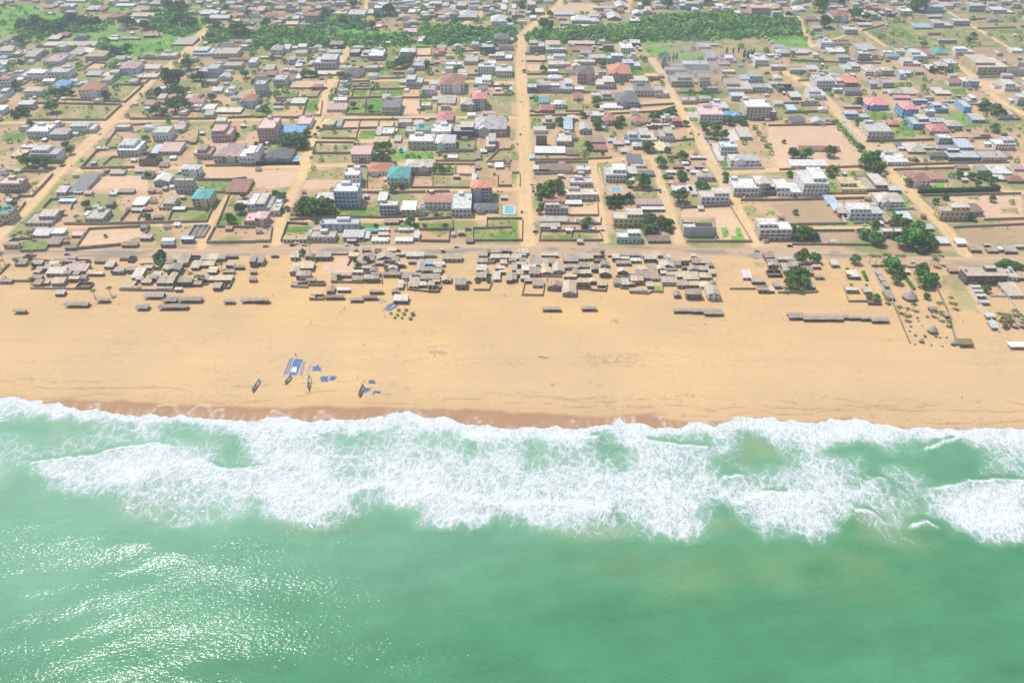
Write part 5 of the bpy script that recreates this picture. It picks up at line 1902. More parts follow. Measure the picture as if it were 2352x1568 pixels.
# more shacks squeezed into the clusters below the road
YARD = [('C0', 300, 180, 780, 420), ('C0', 1200, 200, 1680, 430), ('C0', 1540, 140, 2130, 420), ('C1', 340, 140, 520, 420), ('C1', 860, 110, 1340, 350), ('C1', 1340, 110, 1720, 450), ('C1', 2030, 110, 2352, 370), ('C2', 0, 130, 130, 400), ('C2', 100, 130, 860, 430), ('C2', 950, 130, 1380, 430), ('C2', 1360, 200, 1540, 400), ('C2', 1560, 150, 1860, 450), ('C3', 0, 180, 300, 320)]
n_s = tries = 0
while n_s < 95 and tries < 6000:
    tries += 1; q = random.choice(YARD); px, py = tp(q[0], random.uniform(q[1], q[3]), random.uniform(q[2], q[4])); x, y = at(px, py); w = random.uniform(4, 8); d = random.uniform(3, 6)
    if not all(abs(x-a) > (w/2+b)*.86 or abs(y+d/2-c) > (d/2+e)*.86 for a, c, b, e in FOOT): continue
    ty = random.choices('sgu', (.66, .26, .08))[0]; rc = random.choice('ggcckny'); wc = random.choice('gknnc'); h = random.uniform(2.2, 3.1)
    r_ = house(x, y, w, d, h, ty, rc, wc, False, None, px, py, True, True, random.gauss(0, .05)); queue(r_, phrase(ty, rc, wc, h, True), px, py); n_s += 1
cnt = 0; tries = 0; FILL_MAX = 360
while cnt < FILL_MAX and tries < 9000:
    tries += 1
    py = 2+random.random()**1.9*330; px = random.uniform(-30, 2538)
    if py > 135 and random.random() < .55: continue
    if px > 2050 and py > 30 and py < 130 and random.random() < .9: continue
    if px < 480 and py < 95 and random.random() < .7: continue
    x, y = at(px, py); w = random.uniform(7, 15); d = random.uniform(6, 12)
    if not (free(x, y+d/2, max(w, d)/2+1.2) and cover(x-w/2, y) == 0 and cover(x+w/2, y+d) == 0 and cover(x, y+d) == 0): continue
    if any(pip(np.array([px]), np.array([py]), srcpoly(t, [float(a) for a in pl.split()]))[0] for t, s_ in WOODS.items() for pl in s_.split(';')): continue
    ty = random.choices('fshg', (.40, .40, .12, .08))[0]; h = random.choices((3.2, 4.2, 6.4, 9.2), (.4, .28, .24, .08))[0]*random.uniform(.92, 1.08)
    if ty in 'sg': h = random.uniform(2.8, 4.2)
    rc = random.choices('wgcnrplk', (.36, .2, .24, .04, .06, .05, .04, .01) if ty in 'sh' else (.3, .22, .4, .02, .02, .02, .02, 0))[0]; wc = random.choices('wgcnpl', (.38, .22, .28, .03, .05, .04))[0]
    r_ = house(x, y, w, d, h, ty, rc, wc, False, None, px, py, False, False, random.gauss(0, .05)); r_['fill'] = 1; r_['fw'] = w; r_['fd'] = d; queue(r_, phrase(ty, rc, wc, h, False), px, py); cnt += 1
nw = 0
for o in [o for o, *_ in QUEUE if o.get('fill')]:
    if nw >= 125: break
    x, y = o.location.x, o.location.y; w_, d_ = o['fw']/2+random.uniform(2, 6), o['fd']/2+random.uniform(3, 9)
    P = [(x-w_, y+d_*.4), (x-w_, y-d_), (x+w_, y-d_), (x+w_, y+d_*.4)]
    if any(cover(*p) == 3 for p in P) or cover(x, y-d_) == 3: continue
    P = [(p[0]-P[0][0], p[1]-P[0][1]) for p in P]; wl = mesh('compound_wall', wall_strip('w', P, random.uniform(1.9, 2.4), .35, 0), BLOCK[''], None, (x-w_, y+d_*.4, -.05)); nw += 1
    tag(wl, None, 'wall', 'block walls round the plots', 'thing'); px, py = project(x, y-d_); queue(wl, 'low grey-brown wall fronting a house yard', px, py)
cnt = tries = 0
while cnt < 260 and tries < 9000:
    tries += 1; py = 60+random.random()**1.2*540; px = random.uniform(-10, 2518); x, y = at(px, py); w = random.uniform(3, 6); d = random.uniform(2.5, 4.5)
    if py > beach_line(px)-14 or not (clear(x, y+d/2, max(w, d)/2+.4) and cover(x, y) == 0 and cover(x, y+d) == 0 and cover(x-w, y) != 3 and cover(x+w, y) != 3): continue
    rc, wc = random.choice('wgcnnr'), random.choice('gnnck'); r_ = empty('lean_to', (x, y+d/2, 0), random.gauss(0, .08)); hh = random.uniform(2, 2.7); FOOT.append((x, y+d/2, w/2, d/2))
    v, f = box(-w/2, w/2, -d/2, d/2, 0, hh, top=False, bottom=False)
    for i in (6, 7): v[i] = (v[i][0], v[i][1], hh+.5)
    mesh('wall', (v, f), WALLM[wc], r_); mesh('roof', slab(w, d, hh+.05, .5, .2, .1, 2), TINM[rc], r_)
    tag(r_, None, 'shed', 'lean-to sheds in the yards'); queue(r_, f'small {CN[rc]}-roofed {CN[wc]} lean-to', px, py); cnt += 1
# ---------------------------------------------------------------- trees
def leaf_material(name, c1, c2, sc=2.2):
    m, nt, bs, _ = nodes(name); tc = N(nt, 'TexCoord'); oi = N(nt, 'ObjectInfo')
    n = N(nt, 'TexNoise', Scale=sc, Detail=3.0); L(nt, tc.outputs['Object'], n.inputs['Vector'])
    g = N(nt, 'NewGeometry'); f = math_n(nt, 'ADD', math_n(nt, 'MULTIPLY', ramp(nt, n.outputs[0], .35, .68), .6), math_n(nt, 'MULTIPLY', g.outputs['Random Per Island'], .4))
    c = mixc(nt, f, c1, c2); hs = N(nt, 'HueSaturation'); L(nt, c, hs.inputs['Color']); L(nt, math_n(nt, 'MULTIPLY_ADD', oi.outputs['Random'], .09, .455), hs.inputs['Hue']); L(nt, math_n(nt, 'MULTIPLY_ADD', oi.outputs['Random'], .5, .75), hs.inputs['Value'])
    L(nt, hs.outputs[0], bs.inputs['Base Color']); bs.inputs['Roughness'].default_value = .6; bs.inputs['Specular IOR Level'].default_value = .2
    return m
LEAF = {'': leaf_material('leaves_green', (.06, .14, .025), (.20, .33, .055)), 'L': leaf_material('leaves_light', (.10, .19, .025), (.24, .34, .06)), 'D': leaf_material('leaves_dark', (.03, .075, .025), (.08, .16, .04)), 'W': leaf_material('leaves_scrub', (.085, .20, .04), (.33, .45, .075), .03), 'P': leaf_material('leaves_palm', (.06, .12, .02), (.20, .25, .06))}
BARK = surface('bark', (.20, .15, .11), .3, 2)
def leaf_quads(P, Nn, size, rg):
    """leaf clump quads at P facing roughly along Nn"""
    n = len(P); a = rg.normal(size=(n, 3)); Nn = Nn+.55*rg.normal(size=(n, 3)); Nn /= np.linalg.norm(Nn, axis=1)[:, None]
    t = np.cross(Nn, a); t /= np.linalg.norm(t, axis=1)[:, None]; b = np.cross(Nn, t); s = (size*rg.uniform(.6, 1.4, n))[:, None]
    t, b = t*s, b*s*.7
    V = np.stack([P-t-b*.4, P+t*.2-b, P+t+b*.3, P-t*.3+b], 1).reshape(-1, 3)
    return V, np.arange(4*n).reshape(-1, 4)
def crown_points(n, lobes, rg):
    k = rg.integers(0, len(lobes), n); c = np.array([l[:3] for l in lobes])[k]; r = np.array([l[3] for l in lobes])[k]
    d = rg.normal(size=(n, 3)); d[:, 2] = np.where(rg.random(n) < .3, d[:, 2], np.abs(d[:, 2])); d /= np.linalg.norm(d, axis=1)[:, None]
    return c+d*(r*rg.uniform(.72, 1.05, n))[:, None], d
CROWNS = {}
def crown_mesh(key, i):
    k = (key, i)
    if k in CROWNS: return CROWNS[k]
    rg = np.random.default_rng(100+i+ord((key or 'a')[0]))
    lobes = [(0, 0, .50, .36)]+[(math.cos(t)*.30, math.sin(t)*.30, .36+.26*rg.random(), .18+.09*rg.random()) for t in np.linspace(0, 6.28, 8)[:-1]+rg.random()]+[(rg.uniform(-.25, .25), rg.uniform(-.25, .25), .78, .17) for _ in range(3)]
    P, Nn = crown_points(900, lobes, rg); V, Fq = leaf_quads(P, Nn, .062, rg)
    CROWNS[k] = smesh('crown', (V.tolist(), Fq.tolist()), LEAF[key]); return CROWNS[k]
tv = [(0, 0, 0, .045), (.02, .01, .3, .034), (0, 0, .62, .02)]
def tube(pts, n=6):
    v = [(x+r*math.cos(6.283*i/n), y+r*math.sin(6.283*i/n), z) for x, y, z, r in pts for i in range(n)]
    f = [(k*n+i, k*n+(i+1) % n, k*n+n+(i+1) % n, k*n+n+i) for k in range(len(pts)-1) for i in range(n)]+[tuple(range(len(v)-n, len(v)))]; return v, f
TRUNK = smesh('trunk', tube(tv), BARK)
TREE_N = {'t': 0}
def tree(x, y, D, key, px, py, hs=1.0):
    kind = 'bush' if D < 5.2 else 'broadleaf_tree'
    r = empty(kind, (x, y, 0), random.uniform(0, 6.28)); r.scale = (D, D, D*hs*random.uniform(.82, 1.05))
    TREE_N['t'] += 1
    mesh('crown', crown_mesh(key, TREE_N['t'] % 5), None, r); mesh('trunk', TRUNK, None, r)
    tag(r, None, 'bush' if kind == 'bush' else 'tree', 'bushes about the town' if kind == 'bush' else 'trees about the town')
    ph = ('small ' if D < 3.6 else '')+{'': 'green ', 'L': 'light green ', 'D': 'dark green ', 'W': 'green '}[key]+'bush' if kind == 'bush' else ('small ' if D < 7.5 else 'medium ' if D < 11.5 else 'large ')+{'': 'green', 'L': 'light green', 'D': 'blackish green', 'W': 'green'}[key]+' round tree'
    queue(r, ph, px, py)
REQ = []
for tile, txt in TREES.items():
    for it in txt.split(','):
        q = it.split(); px, py = tp(tile, float(q[0]), float(q[1])); x, y = at(px, py); D = float(q[2])/K*metres_px(px, py)*1.12
        REQ.append((float(q[2]), x, y+D*.25, D, q[3] if len(q) > 3 else '', px, py)); FOOT.append((x, y+D*.25, D*.35, D*.35))
REQ.sort(key=lambda r: -r[0]); THICKET = []; big_n = 0
for s_, x, y, D, key, px, py in REQ:
    if D >= 5.2:
        big_n += 1
        if big_n > 290: THICKET.append((x, y, D)); continue
    tree(x, y, D, key, px, py, .95)
cnt = tries = 0
while cnt < 950 and tries < 20000:
    tries += 1; py = random.random()**1.5*430; px = random.uniform(-40, 2548); x, y = at(px, py); D = random.choice((3, 3.5, 4.5, 5.5, 7, 9))*random.uniform(.85, 1.2)
    if py > 260 and D > 6: continue
    if px > 1100 and py < 260 and random.random() < .5: continue
    if clear(x, y, D*.2) and cover(x, y) in (0, 2): THICKET.append((x, y, D)); FOOT.append((x, y, D*.2, D*.2)); cnt += 1
CYP = None
for tile, txt in CYPRESS.items():
    for it in txt.split(','):
        q = [float(a) for a in it.split()]; px, py = tp(tile, q[0], q[1]); x, y = at(px, py); D = q[2]/K*metres_px(px, py)
        if CYP is None:
            rg = np.random.default_rng(5); n = 400; t = rg.random(n); ang = rg.random(n)*6.283; rr = .5*np.sin(np.clip(t*1.02+.06, 0, 1)*np.pi)**.7
            P = np.stack([rr*np.cos(ang), rr*np.sin(ang), .3+t*3.2], 1); V, Fq = leaf_quads(P, np.stack([np.cos(ang), np.sin(ang), .6+0*t], 1), .16, rg); CYP = smesh('crown', (V.tolist(), Fq.tolist()), LEAF['D'])
        r = empty('cypress_tree', (x, y, 0)); r.scale = (D, D, D); mesh('crown', CYP, None, r); o = mesh('trunk', TRUNK, None, r)
        tag(r, None, 'tree', 'slim cypress trees'); queue(r, 'slim dark cypress tree', px, py)
# palms
def frond_mesh(rg, n=13, drop=1.0):
    v, f = [], []
    for i in range(n):
        a = 6.283*i/n+rg.uniform(-.2, .2); up = rg.uniform(.1, .9); Lf = rg.uniform(.85, 1.1); base = len(v); seg = 5
        for k in range(seg+1):
            s = k/seg; rad = s*Lf*(1-.12*up); z = up*s*.9-(s**2)*(.55+.55*up)*drop; w = .16*math.sin(math.pi*min(1, .12+s*.88))+.01
            cx, cy = math.cos(a)*rad, math.sin(a)*rad; nx_, ny_ = -math.sin(a)*w, math.cos(a)*w
            v += [(cx-nx_, cy-ny_, z-.05), (cx, cy, z+.03), (cx+nx_, cy+ny_, z-.05)]
        for k in range(seg):
            p = base+k*3; f += [(p, p+1, p+4, p+3), (p+1, p+2, p+5, p+4)]
    return v, f
FRD = [smesh('crown', frond_mesh(np.random.default_rng(i)), LEAF['P']) for i in range(3)]
SAP = smesh('crown', frond_mesh(np.random.default_rng(9), 9, .7), LEAF['P'])
PT = smesh('trunk', tube([(0, 0, 0, .22), (.15, .05, .35, .16), (.3, .05, .7, .14), (.35, .05, 1, .12)], 7), BARK)
k_ = 0
for tile, txt in PALMS.items():
    for it in txt.split(','):
        a, b, c = map(float, it.split()); px, py = tp(tile, a, b); _, pt = tp(tile, a, c); x, y = at(px, py); hh = min(14, max(4, height_at(y, pt)-.6)); k_ += 1
        r = empty('palm_tree', (x, y, 0), 0); tr = mesh('trunk', PT, None, r); tr.scale = (1, 1, hh); cr = mesh('crown', FRD[k_ % 3], None, r, (.35, .05, hh)); s = random.uniform(2.5, 3.2); cr.scale = (s, s, s); cr.rotation_euler[2] = random.uniform(0, 6)
        tag(r, None, 'palm tree', 'coconut palms'); queue(r, ('tall' if hh > 9 else 'short' if hh < 6 else 'medium')+' coconut palm', px, py)
for tile, txt in SAPLINGS.items():
    for it in txt.split(','):
        a, b, c = map(float, it.split()); px, py = tp(tile, a, b); x, y = at(px, py); s = c/K*metres_px(px, py)*.55
        r = empty('young_palm', (x, y, float(land_z(np.array(x), np.array(y))))); o = mesh('crown', SAP, None, r, (0, 0, .5*s)); o.scale = (s, s, s*1.3); o.rotation_euler[2] = random.uniform(0, 6); o = mesh('trunk', TRUNK, None, r); o.scale = (2.2*s, 2.2*s, s)
        tag(r, None, 'young palm', 'young palms planted in the sand'); queue(r, ('tiny' if s < 1.6 else 'small')+' yellow-green young palm', px, py)
# scrub belt: one tangled mass
VV, FF, base = [], [], 0
rg = np.random.default_rng(3)
for tile, s_ in WOODS.items():
    for pl in s_.split(';'):
        P = srcpoly(tile, [float(a) for a in pl.split()]); W = np.array([at(*p) for p in P]); lo, hi = W.min(0), W.max(0); area = (hi-lo).prod()
        n = int(min(3400, area/13)); pts = np.stack([rg.uniform(lo[0], hi[0], n), rg.uniform(lo[1], hi[1], n)], 1)
        den = fbm(pts[:, 0]*.03, pts[:, 1]*.03, 55)
        pts = pts[pip(pts[:, 0], pts[:, 1], [tuple(p) for p in W]) & (den > .33)]
        pts = pts+rg.normal(size=pts.shape)*7
        for x, y in pts:
            if cover(x, y) == 3 or not clear(x, y, 1): continue
            D = rg.choice((3, 4, 5, 6, 9))*rg.uniform(.75, 1.25)*(.7+.6*float(vnoise(np.array(x*.03), np.array(y*.03), 6))); k = 46
            d = rg.normal(size=(k, 3)); d[:, 2] = np.abs(d[:, 2]); d /= np.linalg.norm(d, axis=1)[:, None]
            V, Fq = leaf_quads(np.array([x, y, D*.12])+d*np.array([.5, .5, .52])*D*rg.uniform(.7, 1.05, (k, 1)), d, .15*D, rg)
            VV.append(V); FF.append(Fq+base); base += len(V)
for _ in range(9500):
    py = 20+random.random()**1.2*560; px = random.uniform(0, 2508); x, y = at(px, py); c_ = cover(x, y)
    if c_ in (0, 2) and (c_ == 2 or random.random() < .5) and clear(x, y, .2): THICKET.append((x, y, -random.uniform(.9, 2.2)))
for x, y, D in THICKET:
    if D < 0:
        k = 12; D = -D; d = rg.normal(size=(k, 3)); d[:, 2] = np.abs(d[:, 2]); d /= np.linalg.norm(d, axis=1)[:, None]
        V, Fq = leaf_quads(np.array([x, y, 0])+d*np.array([.5, .5, .5])*D, d, .24*D, rg); VV.append(V); FF.append(Fq+base); base += len(V); continue
    k = 60; d = rg.normal(size=(k, 3)); d[:, 2] = np.abs(d[:, 2]); d /= np.linalg.norm(d, axis=1)[:, None]
    V, Fq = leaf_quads(np.array([x, y, D*.2])+d*np.array([.5, .5, .6])*D*rg.uniform(.7, 1.05, (k, 1)), d, .13*D, rg); VV.append(V); FF.append(Fq+base); base += len(V)
tag(grid_object('scrub_woodland', np.concatenate(FF), np.concatenate(VV), {}, LEAF['W'], False), kind='stuff')
# ---------------------------------------------------------------- hedges and pools
def strip_leaves(P, h, t, key, seed, dens=34):
    rg = np.random.default_rng(seed); V_, F_, b_ = [], [], 0
    for (x0, y0), (x1, y1) in zip(P, P[1:]):
        ln = math.dist((x0, y0), (x1, y1)); n = int(ln*dens); s = rg.random(n); side = rg.integers(0, 3, n); dx, dy = (x1-x0)/ln, (y1-y0)/ln
        o = np.where(side == 0, -t/2, np.where(side == 1, t/2, rg.uniform(-t/2, t/2, n))); z = np.where(side == 2, h, rg.uniform(.1, h, n))
        Pp = np.stack([x0+dx*ln*s-dy*o, y0+dy*ln*s+dx*o, z], 1); nn = np.stack([-dy*np.sign(o)*(side < 2), dx*np.sign(o)*(side < 2), (side == 2)*1.0+.01], 1)
        V, Fq = leaf_quads(Pp, nn, .42, rg); V_.append(V); F_.append(Fq+b_); b_ += len(V)
    return np.concatenate(V_), np.concatenate(F_)
for tile, q, h, t, lab in (('B3', (1375, 648, 1880, 640, 2120, 628), 4.2, 2.6, 'long dark green hedge clipped square before the red and white house'), ('B1', (0, 390, 400, 385), 2.6, 1.8, 'dark green clipped hedge along the front of the slate roofed villa'), ('B3', (1185, 880, 1130, 800, 1040, 690), 1.2, 1.2, 'low green hedge edging the garden beside the pale hipped house'), ('C3', (1255, 330, 1340, 450), 1.2, 2.0, 'low green hedge strip leading down toward the round thatched hut'), ('C3', (870, 285, 910, 370), 1.2, 1.8, 'narrow green hedge beside a cream roofed shed on the sand'), ('C3', (725, 260, 745, 350, 850, 355), 1.2, 1.8, 'green hedge bordering the cream roofed shed on two sides')):
    P = [at(*p) for p in srcpoly(tile, q)]; V, Fq = strip_leaves(P, h, t, 'D', 3); cv, cf = wall_strip('h', P, h*.94, t*.8, 0); cf = np.array([f if len(f) == 4 else f for f in cf])+len(V); V = np.concatenate([V, np.array([tuple(q) for q in cv])]); Fq = np.concatenate([Fq, cf])
    tag(grid_object('hedge', Fq, V, {}, LEAF['D' if h > 2 else ''], False), lab, 'hedge', 'clipped hedges')
WATER = surface('pool_water', (.17, .49, .57), .15, .3, .08, jitter=.05); DECK = surface('pool_deck', (.68, .62, .54), .2, .4)
for tile, x0, x1, y0, y1, lab in (('A0', 1895, 1965, 735, 700, 'bright blue swimming pool beside a white villa on the winding side'), ('B1', 340, 390, 352, 322, 'small blue pool beside the slate roofed villa'), ('B1', 1315, 1360, 265, 225, 'teal swimming pool in the striped lawn of the cream mansion'), ('B1', 2285, 2368, 838, 772, 'large turquoise hotel swimming pool beside the central street'), ('B2', 915, 1005, 632, 600, 'rectangular blue pool in front of the bright white modern villa')):
    (a, y_), (b, _) = at(*tp(tile, x0, y0)), at(*tp(tile, x1, y0)); _, yy = at(*tp(tile, x0, y1)); r = empty('swimming_pool', ((a+b)/2, (y_+yy)/2, 0)); w, d = (b-a)/2, (yy-y_)/2
    mesh('deck', ring(-w-1.6, w+1.6, -d-1.6, d+1.6, .0, .25, 1.6), DECK, r); mesh('water', box(-w, w, -d, d, -.02, .12), WATER, r); tag(r, lab, 'swimming pool', 'swimming pools')
# ---------------------------------------------------------------- cars
def car_proto():
    r = empty('parked_car', (0, 0, -50))
    prof = [(-2.15, .35), (2.1, .35), (2.15, .75), (1.15, .92), (-1.7, .95), (-2.15, .85)]
    def loft(pr, hw, inset=0): 
        n = len(pr); v = [(x, -hw, z) for x, z in pr]+[(x, hw, z) for x, z in pr]; f = [(i, (i+1) % n, (i+1) % n+n, i+n)[::-1] for i in range(n)]+[tuple(range(n)), tuple(range(2*n-1, n-1, -1))]; return v, f
    b = mesh('body', loft(prof, .85), CARM['w'], r)
    gv = [(-1.75, -.78, .93), (1.15, -.78, .93), (1.15, .78, .93), (-1.75, .78, .93), (-1.3, -.62, 1.42), (.45, -.62, 1.42), (.45, .62, 1.42), (-1.3, .62, 1.42)]
    mesh('windows', (gv, box(0, 1, 0, 1, 0, 1)[1]), GLASS, r)
    mesh('roof_panel', box(-1.32, .47, -.64, .64, 1.423, 1.47), CARM['w'], r)
    wv, wf = cyl(.32, .32, -.1, .1, 12); wv = [(x, z, y) for x, y, z in wv]
    for x in (-1.35, 1.35):
        for y in (-.8, .8): mesh('wheel', (wv, wf), RUB, r, (x, y, .32))
    for y in (-.6, .6): mesh('headlight', box(2.1, 2.19, y-.15, y+.15, .55, .72), CARM['s'], r)
    return r
CARM = {k: surface('car_paint_'+CN[k].replace(' ', '_'), {'w': (.8, .8, .8), 'b': (.12, .1, .5), 'k': (.05, .05, .06)}.get(k, PAL[k]), .05, 1, .3, jitter=.05) for k in 'wsmnbtk'}
cars = {}
for tile, txt in CARS.items():
    for it in txt.split(','):
        q = it.split(); px, py = tp(tile, float(q[0]), float(q[1])); x, y = at(px, py); c = q[2]
        if c not in cars:
            r = car_proto(); cars[c] = r
            for o in list(bpy.data.objects):
                if o.parent == r and o.name.split('.')[0] in ('body', 'roof_panel'): o.data.materials[0] = CARM[c]
            protos(r)
        else: r = copy_tree(cars[c])
        onroad = cover(x, y); r.location = (x, y, 0.02); r.rotation_euler[2] = random.gauss(0, .12) if tile[0] == 'C' or tile in ('B3', 'A1') else random.choice((1.45, 1.7, 0.1))
        tag(r, None, 'car', 'cars on the dirt roads'); queue(r, f'{CN[c]} car parked', px, py)
# ---------------------------------------------------------------- boats, nets and tarpaulins
HULLM = surface('boat_hull_paint', (.50, .44, .35), .4, .8, jitter=.2); INNER = surface('boat_inside', (.60, .55, .46), .4, 1.2)
def hull(Ln=14, B=1.1):
    v, f = [], []; n = 15; prof = [(-1, 1), (-.95, .5), (-.6, .12), (0, 0), (.6, .12), (.95, .5), (1, 1), (.88, 1), (.8, .52), (.5, .22), (0, .14), (-.5, .22), (-.8, .52), (-.88, 1)]; m = len(prof)
    for i in range(n):
        s = i/(n-1)*2-1; b = B*(1-abs(s)**2.6)*.98+.05; sh = .95+.75*abs(s)**2.4; ke = .35*abs(s)**3
        v += [(p*b, s*Ln/2, ke+q*(sh-ke)+.02) for p, q in prof]
    for i in range(n-1):
        for k in range(m): f.append((i*m+k, i*m+(k+1) % m, i*m+m+(k+1) % m, i*m+m+k))
    f += [tuple(range(m-1, -1, -1)), tuple(range((n-1)*m, n*m))]; return v, f
bt = None
for (xa, ya), (xb, yb), lab, nt_ in (((105, 650), (218, 475), 'wooden fishing pirogue beached farthest along toward the diagonal road side', 5), ((578, 535), (672, 420), 'wooden fishing pirogue lying just below the striped blue net', 4), ((915, 630), (930, 415), 'pale wooden pirogue pointing straight at the sea with gear at its stern', 5), ((1640, 715), (1708, 552), 'dark wooden pirogue with a blue net draped over its side', 5)):
    A, Bp = at(600+xa/5.88, 850+ya/5.88), at(600+xb/5.88, 850+yb/5.88); cx, cy = (A[0]+Bp[0])/2, (A[1]+Bp[1])/2
    r = empty('fishing_boat', (cx, cy, float(land_z(np.array(cx), np.array(cy)))), math.atan2(Bp[1]-A[1], Bp[0]-A[0])-math.pi/2); s = math.dist(A, Bp)/14; r.scale = (1.05, s, 1)
    mesh('hull', hull(), HULLM if nt_ != 5 or 'dark' in lab else INNER, r)
    for i in range(6): mesh('thwart', box(-.82, .82, -.2, .2, .72, .80), WOOD, r, (0, -5+2*i, 0))
    for i in range(nt_-2): mesh('gear', hip(.9, 1.2, .2, .4, .1, .2), surface('gear_blue', (.12, .2, .34), .3) if i == 1 else DARKM, r, (0, -4+2*i, .15))
    tag(r, lab, 'boat', 'fishing pirogues pulled up on the beach')
def drape(name, corners, nu, nv, mat, lab, cat, amp=.12, holes=None, seed=0, ragged=.0, grp=None):
    """sheet over the sand between four corners (world), lumpy, with a rim that meets the ground"""
    rg = np.random.default_rng(seed); v, f = [], []; c = [np.array(p) for p in corners]
    for j in range(nv+1):
        for i in range(nu+1):
            s, t = i/nu, j/nv; p = (c[0]*(1-s)+c[1]*s)*(1-t)+(c[3]*(1-s)+c[2]*s)*t
            rim = min(1, 4*min(s, 1-s, t, 1-t)+.15); z = float(land_z(np.array(p[0]), np.array(p[1])))
            jit = ragged*rg.normal(size=2)*(min(s, 1-s, t, 1-t) < .01)
            v.append((p[0]+jit[0], p[1]+jit[1], z+.04+amp*rim*(.35+rg.random())))
    for j in range(nv):
        for i in range(nu):
            if holes and holes(i/nu, j/nv): continue
            p = j*(nu+1)+i; f.append((p, p+1, p+nu+2, p+nu+1))
    o0 = v[0]; v = [(x-o0[0], y-o0[1], z-o0[2]) for x, y, z in v]
    return tag(mesh(name, (v, f), mat, None, o0), lab, cat, grp)
def et(x, y): return at(600+x/5.88, 850+y/5.88)
BLUE = surface('blue_netting', (.10, .22, .42), .5, .9, jitter=.12, dark=(.05, .09, .17)); PURP = surface('mauve_netting', (.36, .32, .40), .5, 1.2, jitter=.1); WHITE = surface('white_sheet', (.85, .85, .85), .05, .5, jitter=.02)
GN = 'fishing nets and tarpaulins drying on the sand'
NETS = [('fishing_net', (555, 400, 745, 402, 838, 182, 650, 152), 38, 14, BLUE, 'large striped blue fishing net spread out in long bands on the sand', 'net', .1, lambda s, t: t < .93 and (.10 < s < .16 or .26 < s < .36), .1),
 ('fishing_net', (775, 405, 830, 405, 872, 205, 850, 200), 8, 12, PURP, 'thin mauve fishing net strip beside the large striped net', 'net', .1, lambda s, t: .3 < s < .5, .3),
 ('fishing_net', (890, 410, 935, 330, 985, 190, 930, 260), 5, 16, PURP, 'narrow brown net rope trailing up from a pirogue stern', 'net', .15, lambda s, t: s > .35, .2),
 ('tarpaulin', (955, 330, 1115, 350, 1060, 265, 985, 280), 10, 7, BLUE, 'crumpled blue net heap just right of the trailing rope', 'net', .5, None, .7),
 ('tarpaulin', (1100, 495, 1195, 495, 1190, 418, 1095, 425), 9, 7, BLUE, 'square bright blue net heap, larger of a close pair', 'net', .5, None, .4),
 ('tarpaulin', (1215, 475, 1285, 470, 1300, 410, 1225, 425), 8, 6, BLUE, 'smaller ragged blue net heap of a close pair', 'net', .5, None, .8),
 ('tarpaulin', (1780, 525, 1865, 530, 1868, 485, 1790, 480), 7, 5, BLUE, 'small dark blue net heap above the dark pirogue', 'net', .4, None, .7),
 ('fishing_net', (1700, 645, 1770, 640, 1830, 580, 1710, 590), 10, 7, BLUE, 'blue net hanging from the side of the dark pirogue onto the sand', 'net', .3, None, .4),
 ('tarpaulin', (1850, 655, 1940, 655, 1945, 625, 1870, 622), 7, 4, BLUE, 'small dark blue net heap nearest the wrack line', 'net', .4, None, .6)]
for i, (nm, q, nu, nv, m_, lab, cat, amp, ho, rag) in enumerate(NETS): drape(nm, [et(q[k], q[k+1]) for k in range(0, 8, 2)], nu, nv, m_, lab, cat, amp, ho, i, rag, GN)
sh = drape('cloth_sheet', [et(*p) for p in ((655, 360), (738, 364), (750, 285), (700, 292))], 8, 8, WHITE, 'white sheet spread on top of the striped blue net', 'sheet', .12, None, 77, .3, GN); sh.location[2] += .16
def t1(tile, x, y): return at(*tp(tile, x, y))
for i, (q, lab) in enumerate((((1160, 640, 1210, 640, 1285, 570, 1250, 565), 'blue net strip beside the cream roofed open shelter'), ((1205, 645, 1240, 640, 1310, 595, 1290, 585), 'second blue net strip, nearer the planted young palms'), ((1170, 615, 1200, 605, 1235, 585, 1215, 590), 'short blue net strip, nearest the debris heap'))):
    drape('fishing_net', [t1('C1', q[k], q[k+1]) for k in range(0, 8, 2)], 6, 10, BLUE, lab, 'net', .2, lambda s, t: .4 < s < .55 and t < .8, 40+i, .3, GN)
def heap(tile, x, y, rx, ry, n, mats, lab, name, cat):
    V_, F_, b_ = [], [], 0; rg = np.random.default_rng(int(x)); c = t1(tile, x, y)
    v, f, mi = [], [], []
    for i in range(n):
        p = t1(tile, x+rg.normal()*rx*.45, y+rg.normal()*ry*.45); s = rg.uniform(.18, .5); a = rg.random()*3.14; z = float(land_z(np.array(p[0]), np.array(p[1])))
        bv, bf = box(-s, s, -s*.6, s*.6, -.05, s*.4); bv = [(px_*math.cos(a)-py_*math.sin(a)+p[0]-c[0], px_*math.sin(a)+py_*math.cos(a)+p[1]-c[1], pz+z) for px_, py_, pz in bv]
        v += bv; f += [tuple(k+8*i for k in q) for q in bf]; mi += [int(rg.integers(0, len(mats)))]*6
    o = mesh(name, (v, f), mats, None, (*c, 0)); o.data.polygons.foreach_set('material_index', mi); return tag(o, lab, cat, None, 'stuff')
heap('C2', 950, 735, 45, 22, 40, [WALLM['w'], ROOFM['c'], ROOFM['p'], ROOFM['n']], 'scatter of white and pink litter on the open sand', 'litter', 'litter')
heap('C2', 850, 1090, 320, 60, 60, [ROOFM['c'], BWALL['c'], ROOFM['g'], ROOFM['n'], BWALL['n']], 'wide scatter of faded litter on the open sand', 'litter', 'litter')
heap('C1', 1670, 1010, 80, 42, 40, [BWALL['c'], ROOFM['g'], ROOFM['n']], 'grey scatter of debris on the open sand', 'debris', 'debris')
heap('C1', 1150, 555, 55, 28, 60, [ROOFM['g'], ROOFM['n'], ROOFM['k'], ROOFM['c']], 'heap of driftwood and scrap beside the blue net strips', 'debris', 'debris')
